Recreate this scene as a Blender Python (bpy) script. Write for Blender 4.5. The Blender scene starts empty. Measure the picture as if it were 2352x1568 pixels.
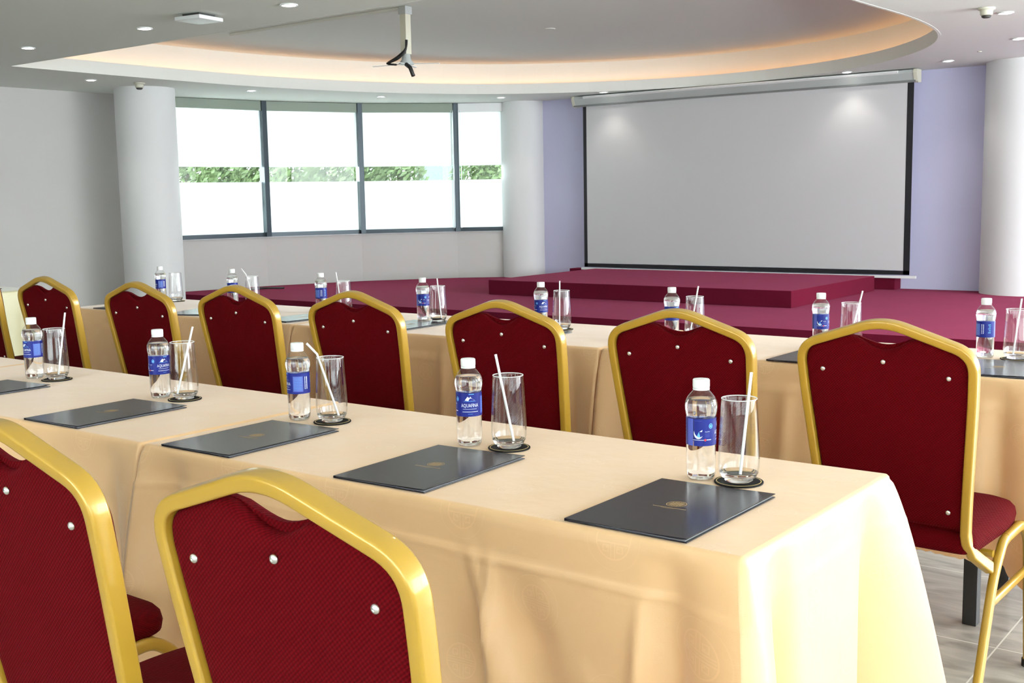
import bpy, bmesh, math, random
from mathutils import Vector, Matrix
random.seed(7)
PI = math.pi
S = bpy.context.scene
C = S.collection

# ------------------------------------------------------------------ render look
S.view_settings.view_transform = 'Standard'
S.view_settings.look = 'None'
S.view_settings.gamma = 1.0
S.view_settings.use_curve_mapping = False
S.view_settings.exposure = 0.25
cy = S.cycles
cy.use_denoising = True
cy.max_bounces = 10
cy.adaptive_threshold = .02
cy.diffuse_bounces = 4
cy.glossy_bounces = 4
cy.transmission_bounces = 12
cy.transparent_max_bounces = 16
cy.sample_clamp_indirect = 6.0
cy.blur_glossy = 0.5

# ------------------------------------------------------------------ materials
def newmat(name):
    m = bpy.data.materials.new(name); m.use_nodes = True
    nt = m.node_tree; nt.nodes.clear()
    out = nt.nodes.new('ShaderNodeOutputMaterial')
    return m, nt, out
def N(nt, t, **kw):
    n = nt.nodes.new(t)
    for k, v in kw.items():
        if k in n.inputs.keys(): n.inputs[k].default_value = v
        else: setattr(n, k, v)
    return n
def srgb(r, g, b):
    f = lambda c: (c/255/12.92) if c/255 <= .04045 else ((c/255+.055)/1.055)**2.4
    return (f(r), f(g), f(b), 1)
def pbr(name, col, rough=.5, metal=0, spec=.5, bump=None, var=None, sheen=0, coat=0, trans=0):
    """bump=(scale,strength,dist) noise; var=(scale,amount) value variation"""
    m, nt, out = newmat(name)
    b = N(nt, 'ShaderNodeBsdfPrincipled')
    b.inputs['Base Color'].default_value = col
    b.inputs['Roughness'].default_value = rough
    b.inputs['Metallic'].default_value = metal
    b.inputs['Specular IOR Level'].default_value = spec
    b.inputs['Sheen Weight'].default_value = sheen
    b.inputs['Coat Weight'].default_value = coat
    b.inputs['Coat Roughness'].default_value = .08
    nt.links.new(b.outputs[0], out.inputs[0])
    tc = N(nt, 'ShaderNodeTexCoord')
    if bump:
        no = N(nt, 'ShaderNodeTexNoise', Scale=bump[0], Detail=3.0)
        bp = N(nt, 'ShaderNodeBump', Strength=bump[1], Distance=bump[2])
        nt.links.new(tc.outputs['Object'], no.inputs['Vector'])
        nt.links.new(no.outputs['Fac'], bp.inputs['Height'])
        nt.links.new(bp.outputs[0], b.inputs['Normal'])
    if var:
        no = N(nt, 'ShaderNodeTexNoise', Scale=var[0], Detail=4.0)
        mr = N(nt, 'ShaderNodeMapRange'); mr.inputs[3].default_value = 1-var[1]; mr.inputs[4].default_value = 1+var[1]
        mx = N(nt, 'ShaderNodeVectorMath', operation='SCALE'); mx.inputs[0].default_value = col[:3]
        nt.links.new(tc.outputs['Object'], no.inputs['Vector'])
        nt.links.new(no.outputs['Fac'], mr.inputs[0]); nt.links.new(mr.outputs[0], mx.inputs['Scale'])
        nt.links.new(mx.outputs[0], b.inputs['Base Color'])
    if trans:
        tr = N(nt, 'ShaderNodeBsdfTranslucent', Color=col); mi = N(nt, 'ShaderNodeMixShader', Fac=trans)
        nt.links.new(b.outputs[0], mi.inputs[1]); nt.links.new(tr.outputs[0], mi.inputs[2]); nt.links.new(mi.outputs[0], out.inputs[0])
    return m
def emit(name, col, st):
    m, nt, out = newmat(name)
    e = N(nt, 'ShaderNodeEmission', Color=col, Strength=st)
    nt.links.new(e.outputs[0], out.inputs[0]); return m
class MN:      # math node chain helper
    def __init__(s, nt): s.nt = nt
    def __call__(s, op, a, b=None, c=None, clamp=False):
        n = s.nt.nodes.new('ShaderNodeMath'); n.operation = op; n.use_clamp = clamp
        for i, v in enumerate((a, b, c)):
            if v is None: continue
            if isinstance(v, (int, float)): n.inputs[i].default_value = v
            else: s.nt.links.new(v, n.inputs[i])
        return n.outputs[0]

def thin_glass(name, col=(1, 1, 1, 1), ior=1.45, rough=.02, base=.0):
    m, nt, out = newmat(name)
    t = N(nt, 'ShaderNodeBsdfTransparent', Color=col)
    g = N(nt, 'ShaderNodeBsdfGlossy', Roughness=rough)
    lw = N(nt, 'ShaderNodeLayerWeight', Blend=.5)
    M_ = MN(nt); f0 = ((ior-1)/(ior+1))**2+base
    fac = M_('ADD', f0, M_('MULTIPLY', M_('POWER', lw.outputs['Facing'], 4.0), .8), clamp=True)
    mi = N(nt, 'ShaderNodeMixShader')
    nt.links.new(fac, mi.inputs[0])
    nt.links.new(t.outputs[0], mi.inputs[1]); nt.links.new(g.outputs[0], mi.inputs[2])
    nt.links.new(mi.outputs[0], out.inputs[0]); return m
def solid_glass(name, ior, rough=0.0, col=(1, 1, 1, 1)):
    m, nt, out = newmat(name)
    g = N(nt, 'ShaderNodeBsdfGlass', IOR=ior, Roughness=rough, Color=col)
    nt.links.new(g.outputs[0], out.inputs[0]); return m

def cloth_material(name, col):
    m, nt, out = newmat(name)
    M = MN(nt)
    b = N(nt, 'ShaderNodeBsdfPrincipled', Roughness=.42)
    b.inputs['Specular IOR Level'].default_value = .7
    b.inputs['Sheen Weight'].default_value = .45
    b.inputs['Coat Weight'].default_value = .15
    b.inputs['Coat Roughness'].default_value = .3
    b.inputs['Sheen Roughness'].default_value = .35
    uv = N(nt, 'ShaderNodeUVMap'); uv.uv_map = 'UVMap'
    sx = N(nt, 'ShaderNodeSeparateXYZ'); nt.links.new(uv.outputs[0], sx.inputs[0])
    def lattice(ox, oy):
        cw, ch = .30, .26
        x = M('ADD', sx.outputs[0], ox); y = M('ADD', sx.outputs[1], oy)
        x = M('SUBTRACT', M('MODULO', M('ADD', x, 30.0), cw), cw/2)
        y = M('SUBTRACT', M('MODULO', M('ADD', y, 26.0), ch), ch/2)
        r = M('SQRT', M('ADD', M('MULTIPLY', x, x), M('MULTIPLY', y, y)))
        ax = M('ABSOLUTE', x); ay = M('ABSOLUTE', y)
        band = lambda v, c, w: M('LESS_THAN', M('ABSOLUTE', M('SUBTRACT', v, c)), w)
        ring = band(r, .030, .0011)
        ring2 = M('MULTIPLY', band(r, .047, .0007), .45)
        inside = M('LESS_THAN', r, .0285)
        h = M('MAXIMUM', band(ay, .0045, .0010), band(ay, 0.0, .0007))
        v = M('MULTIPLY', band(ax, .0035, .0009), M('GREATER_THAN', ay, .005))
        sq = band(M('MAXIMUM', M('ABSOLUTE', M('SUBTRACT', ax, .0125)), M('ABSOLUTE', M('SUBTRACT', ay, .0135))), .0048, .0009)
        dt = band(M('MAXIMUM', M('ABSOLUTE', M('SUBTRACT', ax, .0105)), M('ABSOLUTE', M('SUBTRACT', ay, .0115))), .0, .0016)
        inn = M('MULTIPLY', M('MAXIMUM', M('MAXIMUM', h, v), M('MAXIMUM', sq, dt)), inside)
        return M('MAXIMUM', M('MAXIMUM', ring, ring2), inn)
    pat = M('MAXIMUM', lattice(0, 0), lattice(.15, .13))
    # satin weave + soft wrinkles
    tc = N(nt, 'ShaderNodeTexCoord')
    fine = N(nt, 'ShaderNodeTexNoise', Scale=900.0, Detail=1.0); nt.links.new(tc.outputs['Object'], fine.inputs[0])
    soft = N(nt, 'ShaderNodeTexNoise', Scale=9.0, Detail=3.0); nt.links.new(tc.outputs['Object'], soft.inputs[0])
    h = M('ADD', M('MULTIPLY', pat, .00035), M('ADD', M('MULTIPLY', fine.outputs[0], .00022), M('MULTIPLY', soft.outputs[0], .004)))
    bp = N(nt, 'ShaderNodeBump', Strength=.9, Distance=1.0); nt.links.new(h, bp.inputs['Height'])
    nt.links.new(bp.outputs[0], b.inputs['Normal'])
    mx = N(nt, 'ShaderNodeMix', data_type='RGBA')
    mx.inputs[6].default_value = col; mx.inputs[7].default_value = tuple(min(1, c*1.10+.012) for c in col[:3])+(1,)
    nt.links.new(M('MULTIPLY', pat, .55), mx.inputs[0])
    nt.links.new(mx.outputs[2], b.inputs['Base Color'])
    nt.links.new(M('SUBTRACT', .44, M('MULTIPLY', pat, .12)), b.inputs['Roughness'])
    tr = N(nt, 'ShaderNodeBsdfTranslucent', Color=(col[0], col[1]*.85, col[2]*.6, 1)); mi = N(nt, 'ShaderNodeMixShader', Fac=.16)
    nt.links.new(b.outputs[0], mi.inputs[1]); nt.links.new(tr.outputs[0], mi.inputs[2]); nt.links.new(mi.outputs[0], out.inputs[0])
    return m

def fabric_material(name, col, ang):
    """ribbed upholstery: fine diagonal ribs broken by a cross weave"""
    m, nt, out = newmat(name); M = MN(nt)
    b = N(nt, 'ShaderNodeBsdfPrincipled', Roughness=.85)
    b.inputs['Specular IOR Level'].default_value = .06
    b.inputs['Sheen Weight'].default_value = .03
    b.inputs['Sheen Roughness'].default_value = .4
    b.inputs['Sheen Tint'].default_value = (1, .15, .2, 1)
    tc = N(nt, 'ShaderNodeTexCoord')
    sp = N(nt, 'ShaderNodeSeparateXYZ'); nt.links.new(tc.outputs['Object'], sp.inputs[0])
    x, y, z = sp.outputs
    zz = M('ADD', z, M('MULTIPLY', y, .6))
    u = M('ADD', M('MULTIPLY', x, math.cos(ang)), M('MULTIPLY', zz, math.sin(ang)))
    v = M('SUBTRACT', M('MULTIPLY', zz, math.cos(ang)), M('MULTIPLY', x, math.sin(ang)))
    ribs = M('SINE', M('MULTIPLY', v, 2*PI/.0042))
    cross = M('SINE', M('MULTIPLY', u, 2*PI/.0062))
    hgt = M('ADD', M('MULTIPLY', ribs, .7), M('MULTIPLY', cross, .3))
    fac = M('MULTIPLY_ADD', hgt, .5, .5, clamp=True)
    bp = N(nt, 'ShaderNodeBump', Strength=.55, Distance=.0012); nt.links.new(hgt, bp.inputs['Height']); nt.links.new(bp.outputs[0], b.inputs['Normal'])
    mx = N(nt, 'ShaderNodeMix', data_type='RGBA')
    mx.inputs[6].default_value = (col[0]*.62, col[1]*.5, col[2]*.6, 1); mx.inputs[7].default_value = (col[0]*1.3, col[1]*1.5, col[2]*1.4, 1)
    nt.links.new(fac, mx.inputs[0]); nt.links.new(mx.outputs[2], b.inputs['Base Color'])
    nt.links.new(b.outputs[0], out.inputs[0]); return m

def tile_material():
    m, nt, out = newmat('stone_tile'); M = MN(nt)
    b = N(nt, 'ShaderNodeBsdfPrincipled', Roughness=.33)
    tc = N(nt, 'ShaderNodeTexCoord'); sp = N(nt, 'ShaderNodeSeparateXYZ'); nt.links.new(tc.outputs['Object'], sp.inputs[0])
    gx = M('ABSOLUTE', M('SUBTRACT', M('MODULO', M('ADD', sp.outputs[0], .79+.3+60.0), .6), .3))
    gy = M('ABSOLUTE', M('SUBTRACT', M('MODULO', M('ADD', sp.outputs[1], -3.22+.3+60.0), .6), .3))
    gr = M('MAXIMUM', M('LESS_THAN', gx, .0022), M('LESS_THAN', gy, .0022))
    mp = N(nt, 'ShaderNodeMapping'); mp.inputs['Scale'].default_value = (1.5, 5, 1); nt.links.new(tc.outputs['Object'], mp.inputs[0])
    n1 = N(nt, 'ShaderNodeTexNoise', Scale=3.0, Detail=6.0, Distortion=1.2); nt.links.new(mp.outputs[0], n1.inputs[0])
    cr = N(nt, 'ShaderNodeValToRGB'); cr.color_ramp.elements[0].color = srgb(138, 131, 122); cr.color_ramp.elements[1].color = srgb(186, 180, 170)
    cr.color_ramp.elements[0].position = .3; cr.color_ramp.elements[1].position = .7
    nt.links.new(n1.outputs[0], cr.inputs[0])
    mx = N(nt, 'ShaderNodeMix', data_type='RGBA'); nt.links.new(gr, mx.inputs[0]); nt.links.new(cr.outputs[0], mx.inputs[6])
    mx.inputs[7].default_value = srgb(222, 218, 208)
    nt.links.new(mx.outputs[2], b.inputs['Base Color'])
    nt.links.new(b.outputs[0], out.inputs[0]); return m

def carpet_material(name, col):
    m, nt, out = newmat(name); M = MN(nt)
    b = N(nt, 'ShaderNodeBsdfPrincipled', Roughness=.95)
    b.inputs['Specular IOR Level'].default_value = .04
    b.inputs['Sheen Weight'].default_value = .22; b.inputs['Sheen Roughness'].default_value = .5
    b.inputs['Sheen Tint'].default_value = (1, .22, .42, 1)
    tc = N(nt, 'ShaderNodeTexCoord')
    n1 = N(nt, 'ShaderNodeTexNoise', Scale=260.0, Detail=2.0); nt.links.new(tc.outputs['Object'], n1.inputs[0])
    n2 = N(nt, 'ShaderNodeTexNoise', Scale=2.2, Detail=3.0); nt.links.new(tc.outputs['Object'], n2.inputs[0])
    f = M('ADD', M('MULTIPLY', n1.outputs[0], .5), M('MULTIPLY', n2.outputs[0], .35))
    sc = N(nt, 'ShaderNodeVectorMath', operation='SCALE'); sc.inputs[0].default_value = col[:3]
    nt.links.new(M('ADD', f, .55), sc.inputs['Scale']); nt.links.new(sc.outputs[0], b.inputs['Base Color'])
    bp = N(nt, 'ShaderNodeBump', Strength=.5, Distance=.004); nt.links.new(n1.outputs[0], bp.inputs['Height']); nt.links.new(bp.outputs[0], b.inputs['Normal'])
    nt.links.new(b.outputs[0], out.inputs[0]); return m

MT = dict(
    paleclothe=cloth_material('pale_yellow_damask', (.66, .62, .36, 1)),  # yellow-green light on the far left cloth is put into its colour
    cloth=cloth_material('peach_damask', (.88, .555, .280, 1)),
    red=fabric_material('crimson_upholstery', (.088, .0003, .0020), math.radians(38)),
    gold=pbr('gold_painted_steel', srgb(172, 134, 42), .30, .2, .5, coat=.45),
    rivet=pbr('bright_rivet_steel', (.75, .75, .72, 1), .25, 1.0),
    blackcap=pbr('black_rubber', (.012, .012, .012, 1), .5),
    blacksteel=pbr('black_steel', (.012, .012, .013, 1), .45),
    wood=pbr('plywood_board', srgb(150, 110, 70), .6, var=(6, .2)),
    white_plastic=pbr('white_cap_plastic', (.85, .85, .85, 1), .35),
    straw=pbr('white_straw_plastic', (.9, .9, .9, 1), .4, trans=.15),
    pet=thin_glass('clear_bottle_plastic', ior=1.45, rough=.03, base=.035),
    water=solid_glass('drinking_water', 1.33),
    glass=thin_glass('thin_drinking_glass', ior=1.5, rough=.0, base=.012),
    thick=solid_glass('thick_glass_base', 1.5),
    rim=pbr('glass_rim', (.9, .92, .92, 1), .1, trans=.3),
    label=pbr('blue_label_film', (.003, .012, .19, 1), .4, coat=.08, spec=.3),
    print_w=pbr('white_label_ink', (.8, .84, .92, 1), .4),
    print_c=pbr('cyan_label_ink', (.12, .42, .85, 1), .4),
    print_l=pbr('pale_blue_label_ink', (.07, .10, .42, 1), .4),
    print_r=pbr('red_label_ink', (.6, .03, .06, 1), .4),
    folder=pbr('black_leatherette', (.011, .011, .018, 1), .22, spec=.4, bump=(700, .12, .0005)),
    folder_edge=pbr('folder_paper_edge', (.30, .30, .31, 1), .5),
    foil=pbr('gold_foil_stamp', (.50, .33, .14, 1), .45, .3),
    coaster=pbr('black_coaster_felt', (.006, .006, .007, 1), .7, spec=.2),
    gold_line=pbr('gold_line', (.75, .55, .22, 1), .4, .6),
    wall=pbr('warm_grey_wall_paint', (.60, .585, .565, 1), .8, spec=.2, bump=(40, .08, .002), var=(1.2, .03)),
    lilac=pbr('lilac_wall_paint', (.62, .62, .83, 1), .75, spec=.2),
    ceil=pbr('white_ceiling_paint', (.80, .83, .785, 1), .85, spec=.2),
    column=pbr('white_column_paint', (.76, .77, .77, 1), .6, spec=.3),
    carpet=carpet_material('wine_carpet', (.125, .0065, .022)),
    tile=tile_material(),
    frame=pbr('dark_teal_window_frame', (.030, .048, .060, 1), .35, .3),
    pane=thin_glass('window_glass', (.93, .97, .96, 1), 1.22, .0),
    frost=pbr('frosted_window_film', (.9, .93, .93, 1), .9, spec=.1, trans=.75),
    blind=pbr('white_blind_fabric', (.90, .92, .92, 1), .9, spec=.1, trans=.6),
    blindbox=pbr('grey_green_blind_case', srgb(135, 146, 132), .5),
    chain=pbr('steel_chain', (.6, .66, .7, 1), .35, .7),
    screen=pbr('matte_screen_cloth', (.60, .60, .61, 1), .62, spec=.35),
    screenblack=pbr('black_screen_border', (.006, .006, .010, 1), .6),
    alu=pbr('silver_housing', (.50, .54, .53, 1), .35, .15),
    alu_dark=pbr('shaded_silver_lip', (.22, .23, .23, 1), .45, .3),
    white_metal=pbr('white_enamel', (.82, .84, .84, 1), .35),
    greyplastic=pbr('cream_detector_plastic', srgb(205, 204, 186), .5),
    darkplastic=pbr('dark_grille', (.05, .05, .045, 1), .6),
    cable=pbr('black_cable', (.01, .01, .01, 1), .45),
    lamp=emit('downlight_lens', (1, .97, .92, 1), 22),
    led=emit('warm_led_strip', (1, .44, .17, 1), 5),
    leaf=pbr('sunlit_leaf', (.085, .125, .045, 1), .6, trans=.35, var=(3, .5)),
    bark=pbr('bark', (.12, .09, .06, 1), .9),
    ground=pbr('pale_concrete_ground', (.55, .55, .52, 1), .9, var=(2, .1)),
    teal=pbr('teal_cladding', (.035, .085, .085, 1), .5),
)

# ------------------------------------------------------------------ object helpers
def tag(o, label=None, cat=None, group=None, kind=None):
    if label: o['label'] = label
    if cat: o['category'] = cat
    if group: o['group'] = group
    if kind: o['kind'] = kind
    return o
def empty(name, loc=(0, 0, 0), rz=0, **kw):
    o = bpy.data.objects.new(name, None); C.objects.link(o); o.location = loc; o.rotation_euler = (0, 0, rz)
    o.empty_display_size = .1
    return tag(o, **kw)
def obj(name, bm, mat, parent=None, smooth=False, autos=None, **kw):
    bmesh.ops.recalc_face_normals(bm, faces=bm.faces) if kw.pop('recalc', True) else None
    me = bpy.data.meshes.new(name); bm.to_mesh(me); bm.free()
    for mm in (mat if isinstance(mat, (list, tuple)) else [mat]): me.materials.append(mm)
    if smooth:
        for p in me.polygons: p.use_smooth = True
        if autos is not None:
            me.set_sharp_from_angle(angle=math.radians(autos))
    o = bpy.data.objects.new(name, me); C.objects.link(o)
    if parent: o.parent = parent
    return tag(o, **kw)
def copy_tree(o, parent=None):
    c = o.copy(); C.objects.link(c); c.parent = parent
    for ch in list(o.children): copy_tree(ch, c)
    return c
def box(bm, x0, x1, y0, y1, z0, z1, bev=0, mi=0):
    vs = [bm.verts.new((x, y, z)) for x in (x0, x1) for y in (y0, y1) for z in (z0, z1)]
    fs = [bm.faces.new([vs[i] for i in f]) for f in ((0, 1, 3, 2), (4, 6, 7, 5), (0, 4, 5, 1), (2, 3, 7, 6), (0, 2, 6, 4), (1, 5, 7, 3))]
    for f in fs: f.material_index = mi
    if bev:
        es = list({e for f in fs for e in f.edges})
        bmesh.ops.bevel(bm, geom=es, offset=bev, segments=2, affect='EDGES', profile=.7)
    return bm
def loft(bm, rings, closed=True, cap=True, mi=0):
    """rings: list of lists of points, same length"""
    R = [[bm.verts.new(p) for p in r] for r in rings]
    n = len(R[0])
    for a, b in zip(R[:-1], R[1:]):
        for i in range(n if closed else n-1):
            j = (i+1) % n
            f = bm.faces.new((a[i], a[j], b[j], b[i])); f.material_index = mi
    if cap:
        f = bm.faces.new(list(reversed(R[0]))); f.material_index = mi
        f = bm.faces.new(R[-1]); f.material_index = mi
    return R
def lathe(bm, prof, n=32, cap0=True, cap1=True, c=(0, 0, 0), wob=None):
    rings = []
    for (r, z) in prof:
        ring = []
        for i in range(n):
            a = 2*PI*i/n
            rr = r*(1+(wob(a, z) if wob else 0)) 
            ring.append((c[0]+rr*math.cos(a), c[1]+rr*math.sin(a), c[2]+z))
        rings.append(ring)
    R = [[bm.verts.new(p) for p in r] for r in rings]
    for a, b in zip(R[:-1], R[1:]):
        for i in range(n):
            j = (i+1) % n; bm.faces.new((a[i], a[j], b[j], b[i]))
    if cap0: bm.faces.new(list(reversed(R[0])))
    if cap1: bm.faces.new(R[-1])
    return R
def frames_along(path, up0):
    """tangent + side vectors along a path (parallel transport)"""
    P = [Vector(p) for p in path]; out = []
    side = None
    for i in range(len(P)):
        t = (P[min(i+1, len(P)-1)]-P[max(i-1, 0)]).normalized()
        if side is None: side = (up0 - t*up0.dot(t)).normalized()
        else: side = (side - t*side.dot(t)).normalized()
        out.append((P[i], t, side, t.cross(side)))
    return out
def sweep(bm, path, w, d, up0, closed=False, seg=3, cap=True, power=.5):
    """rounded-rectangle tube: w along the side vector, d across"""
    sect = []
    r = min(w, d)*power*.5*1.6
    r = min(r, min(w, d)*.5)
    for (sx, sy, a0) in ((1, 1, 0), (-1, 1, 90), (-1, -1, 180), (1, -1, 270)):
        for k in range(seg+1):
            a = math.radians(a0+90*k/seg)
            sect.append((sx*(w/2-r)+r*math.cos(a), sy*(d/2-r)+r*math.sin(a)))
    rings = []
    for p, t, s, b in frames_along(path, up0):
        rings.append([tuple(p+s*x+b*y) for x, y in sect])
    loft(bm, rings, True, cap)
def tube(bm, path, r, n=10, up0=Vector((0.3, 0.2, 1)), cap=True):
    rings = []
    for p, t, s, b in frames_along(path, up0):
        rings.append([tuple(p+s*(r*math.cos(2*PI*i/n))+b*(r*math.sin(2*PI*i/n))) for i in range(n)])
    loft(bm, rings, True, cap)
def smooth_path(pts, rad, k=6):
    """polyline with rounded corners, rad per interior point"""
    P = [Vector(p) for p in pts]; out = [P[0]]
    for i in range(1, len(P)-1):
        a, b, c = P[i-1], P[i], P[i+1]; r = rad[i-1] if isinstance(rad, (list, tuple)) else rad
        u = (a-b); v = (c-b); r1 = min(r, u.length*.49, v.length*.49)
        p0 = b+u.normalized()*r1; p2 = b+v.normalized()*r1
        for j in range(k+1):
            t = j/k; out.append(p0*(1-t)**2+b*2*t*(1-t)+p2*t*t)
    out.append(P[-1]); return out
def prism(bm, poly, z0, z1, mi=0):
    a = [bm.verts.new((x, y, z0)) for x, y in poly]; b = [bm.verts.new((x, y, z1)) for x, y in poly]
    n = len(poly)
    for i in range(n):
        f = bm.faces.new((a[i], a[(i+1) % n], b[(i+1) % n], b[i])); f.material_index = mi
    for f in (bm.faces.new(list(reversed(a))), bm.faces.new(b)): f.material_index = mi

# ------------------------------------------------------------------ camera
cam = bpy.data.cameras.new('camera'); co = bpy.data.objects.new('camera', cam); C.objects.link(co)
Rr = Vector((0.79580375, 0.60529259, -0.0178121)); Ru = Vector((-0.06100507, 0.10940142, 0.99212384)); Rf = Vector((-0.60247387, 0.78844924, -0.12398798))
co.matrix_world = Matrix(((Rr.x, Ru.x, -Rf.x, 0), (Rr.y, Ru.y, -Rf.y, 0), (Rr.z, Ru.z, -Rf.z, 1.26), (0, 0, 0, 1)))
cam.sensor_width = 36; cam.lens = 2626.618/2352*36; cam.clip_start = .05; cam.clip_end = 200
S.camera = co
FPX = 2626.618
CAMP = Vector((0, 0, 1.26))

# ================================================================== THE ROOM
CZ = 2.60                    # lower ceiling
XR, YB = 3.6, -3.6           # right wall, wall behind the camera
STZ = .15                    # stage level
WN = [(-12.42, 5.2), (-12.40, 7.4), (-12.3, 8.97), (-12.0, 10.3), (-11.44, 11.54), (-10.56, 12.58), (-9.5, 13.35)]
YW = 13.19

# floor
bm = bmesh.new(); box(bm, -14.5, XR+.1, YB-.1, 14.5, -.1, 0)
obj('floor', bm, MT['tile'], kind='structure')

# ceiling with the recess opening
open_pts = [(-10.55, 6.0), (-10.58, 6.9), (-10.58, 7.8), (-10.55, 8.7), (-10.42, 9.5), (-10.20, 10.25), (-9.86, 11.0), (-9.40, 11.66), (-8.82, 12.18),
            (-8.05, 12.62), (-7.2, 12.88), (-6.5, 12.93), (-5.8, 12.84), (-5.05, 12.57), (-4.4, 12.15), (-3.88, 11.62), (-3.46, 11.0), (-3.2, 10.35),
            (-3.08, 9.7), (-3.05, 9.0), (-3.08, 8.3), (-3.1, 7.5), (-3.1, 6.0)]
def refine(pts, k=4):      # catmull-rom through the curved part
    out = []
    n = len(pts)
    for i in range(n-1):
        p0 = Vector(pts[max(i-1, 0)]); p1 = Vector(pts[i]); p2 = Vector(pts[i+1]); p3 = Vector(pts[min(i+2, n-1)])
        for j in range(k):
            t = j/k
            q = .5*((2*p1)+(-p0+p2)*t+(2*p0-5*p1+4*p2-p3)*t*t+(-p0+3*p1-3*p2+p3)*t**3)
            out.append((q.x, q.y))
    out.append(pts[-1]); return out
OP = refine(open_pts)
# outward offset of the opening
def offset_poly(P, d):
    n = len(P); out = []
    for i in range(n):
        a = Vector(P[i-1]); b = Vector(P[i]); c = Vector(P[(i+1) % n])
        t1 = (b-a).normalized(); t2 = (c-b).normalized()
        n1 = Vector((-t1.y, t1.x)); n2 = Vector((-t2.y, t2.x)); m = (n1+n2).normalized()
        k = d/max(.35, m.dot(n1)); out.append((b.x+m.x*k, b.y+m.y*k))
    return out
HS = 1 if min(p[0] for p in offset_poly(OP, .1)) < min(p[0] for p in OP) else -1
bm = bmesh.new()
outer = [(-14, YB-.2), (XR+.2, YB-.2), (XR+.2, 14.2), (-14, 14.2)]
def loop_edges(bm, pts, z):
    v = [bm.verts.new((x, y, z)) for x, y in pts]; return [bm.edges.new((v[i], v[(i+1) % len(v)])) for i in range(len(v))]
es = loop_edges(bm, outer, CZ)+loop_edges(bm, offset_poly(OP, HS*.012), CZ)
bmesh.ops.triangle_fill(bm, edges=es, use_beauty=True)
ext = bmesh.ops.extrude_face_region(bm, geom=list(bm.faces))
for v in [g for g in ext['geom'] if isinstance(g, bmesh.types.BMVert)]: v.co.z += .08
obj('ceiling', bm, MT['ceil'], kind='structure')
OPo = offset_poly(OP, .20); OPm = offset_poly(OP, .025)
if abs(min(p[0] for p in OPo)) < abs(min(p[0] for p in OP)): OPo = offset_poly(OP, -.20); OPm = offset_poly(OP, -.025)
def ring_wall(bm, A, B, z0, z1):      # closed ring between polygons A (inner) and B (outer)
    n = len(A)
    a0 = [bm.verts.new((x, y, z0)) for x, y in A]; a1 = [bm.verts.new((x, y, z1)) for x, y in A]
    b0 = [bm.verts.new((x, y, z0)) for x, y in B]; b1 = [bm.verts.new((x, y, z1)) for x, y in B]
    for i in range(n):
        j = (i+1) % n
        for q in ((a0[i], a0[j], a1[j], a1[i]), (b0[i], b0[j], b1[j], b1[i]), (a0[i], a0[j], b0[j], b0[i]), (a1[i], a1[j], b1[j], b1[i])): bm.faces.new(q)
bm = bmesh.new(); ring_wall(bm, OP, OPm, CZ-.0012, CZ+.125)
obj('trim_1', bm, MT['ceil'], kind='structure', label='curved fascia lip of the ceiling recess')
OPo2 = offset_poly(OPo, .03) if abs(min(p[0] for p in offset_poly(OPo, .03))) > abs(min(p[0] for p in OPo)) else offset_poly(OPo, -.03)
bm = bmesh.new(); ring_wall(bm, OPo, OPo2, CZ+.08, CZ+.41)
obj('trim_2', bm, MT['ceil'], kind='structure', label='curved upper wall of the ceiling recess')
bm = bmesh.new(); prism(bm, OPo2, CZ+.395, CZ+.48)
obj('ceiling_recess', bm, MT['ceil'], kind='structure')
# warm LED strip hidden behind the lip
OPl = offset_poly(OP, .11)
if abs(min(p[0] for p in OPl)) < abs(min(p[0] for p in OP)): OPl = offset_poly(OP, -.11)
cove = empty('cove_light', (-7, 9.5, CZ+.1), label='warm orange LED strip light tucked behind the curved lip of the ceiling recess', cat='light')
total = len(OPl); step = 6
for k in range(0, total, step):
    seg = [(OPl[(k+i) % total][0]+7, OPl[(k+i) % total][1]-9.5, 0) for i in range(step+1)]
    seg[-1] = tuple(Vector(seg[-1])*.86+Vector(seg[-2])*.14)
    bm = bmesh.new(); tube(bm, seg, .010, 8)
    obj('led_segment', bm, MT['led'], cove)

# walls
def wall_strip(name, pts, z0, z1, th, mat, **kw):
    """vertical wall along a polyline, thickness added to the left of travel"""
    bm = bmesh.new(); n = len(pts); off = []
    for i in range(n):
        a = Vector(pts[max(i-1, 0)]); b = Vector(pts[i]); c = Vector(pts[min(i+1, n-1)])
        t = (c-a).normalized(); off.append((b.x-t.y*th, b.y+t.x*th))
    prism(bm, list(pts)+off[::-1], z0, z1)
    return obj(name, bm, mat, kind='structure', **kw)
wall_strip('wall_left', [(-12.3, 8.97), (-12.40, 7.4), (-12.42, 5.2), (-12.42, YB)][::-1], 0, CZ+.0, .15, MT['wall'])
wall_strip('wall_window', WN[2:], 0, .80, .15, MT['wall'])
wall_strip('trim_3', [(x+.015*0, y) for x, y in WN[2:]], .795, .81, .17, MT['white_metal'], label='window sill')
bm = bmesh.new(); box(bm, -9.6, XR+.1, YW, YW+.15, 0, CZ)
obj('wall_front', bm, MT['lilac'], kind='structure')
rx = [-4.6, -2.2, .2, 2.6]
bm = bmesh.new(); box(bm, -13.5, XR+.1, YB-.15, YB, 0, .45); box(bm, -13.5, XR+.1, YB-.15, YB, 2.5, CZ); box(bm, -13.5, rx[0], YB-.15, YB, .45, 2.5); box(bm, rx[-1], XR+.1, YB-.15, YB, .45, 2.5)
obj('wall_back', bm, MT['wall'], kind='structure')
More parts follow.
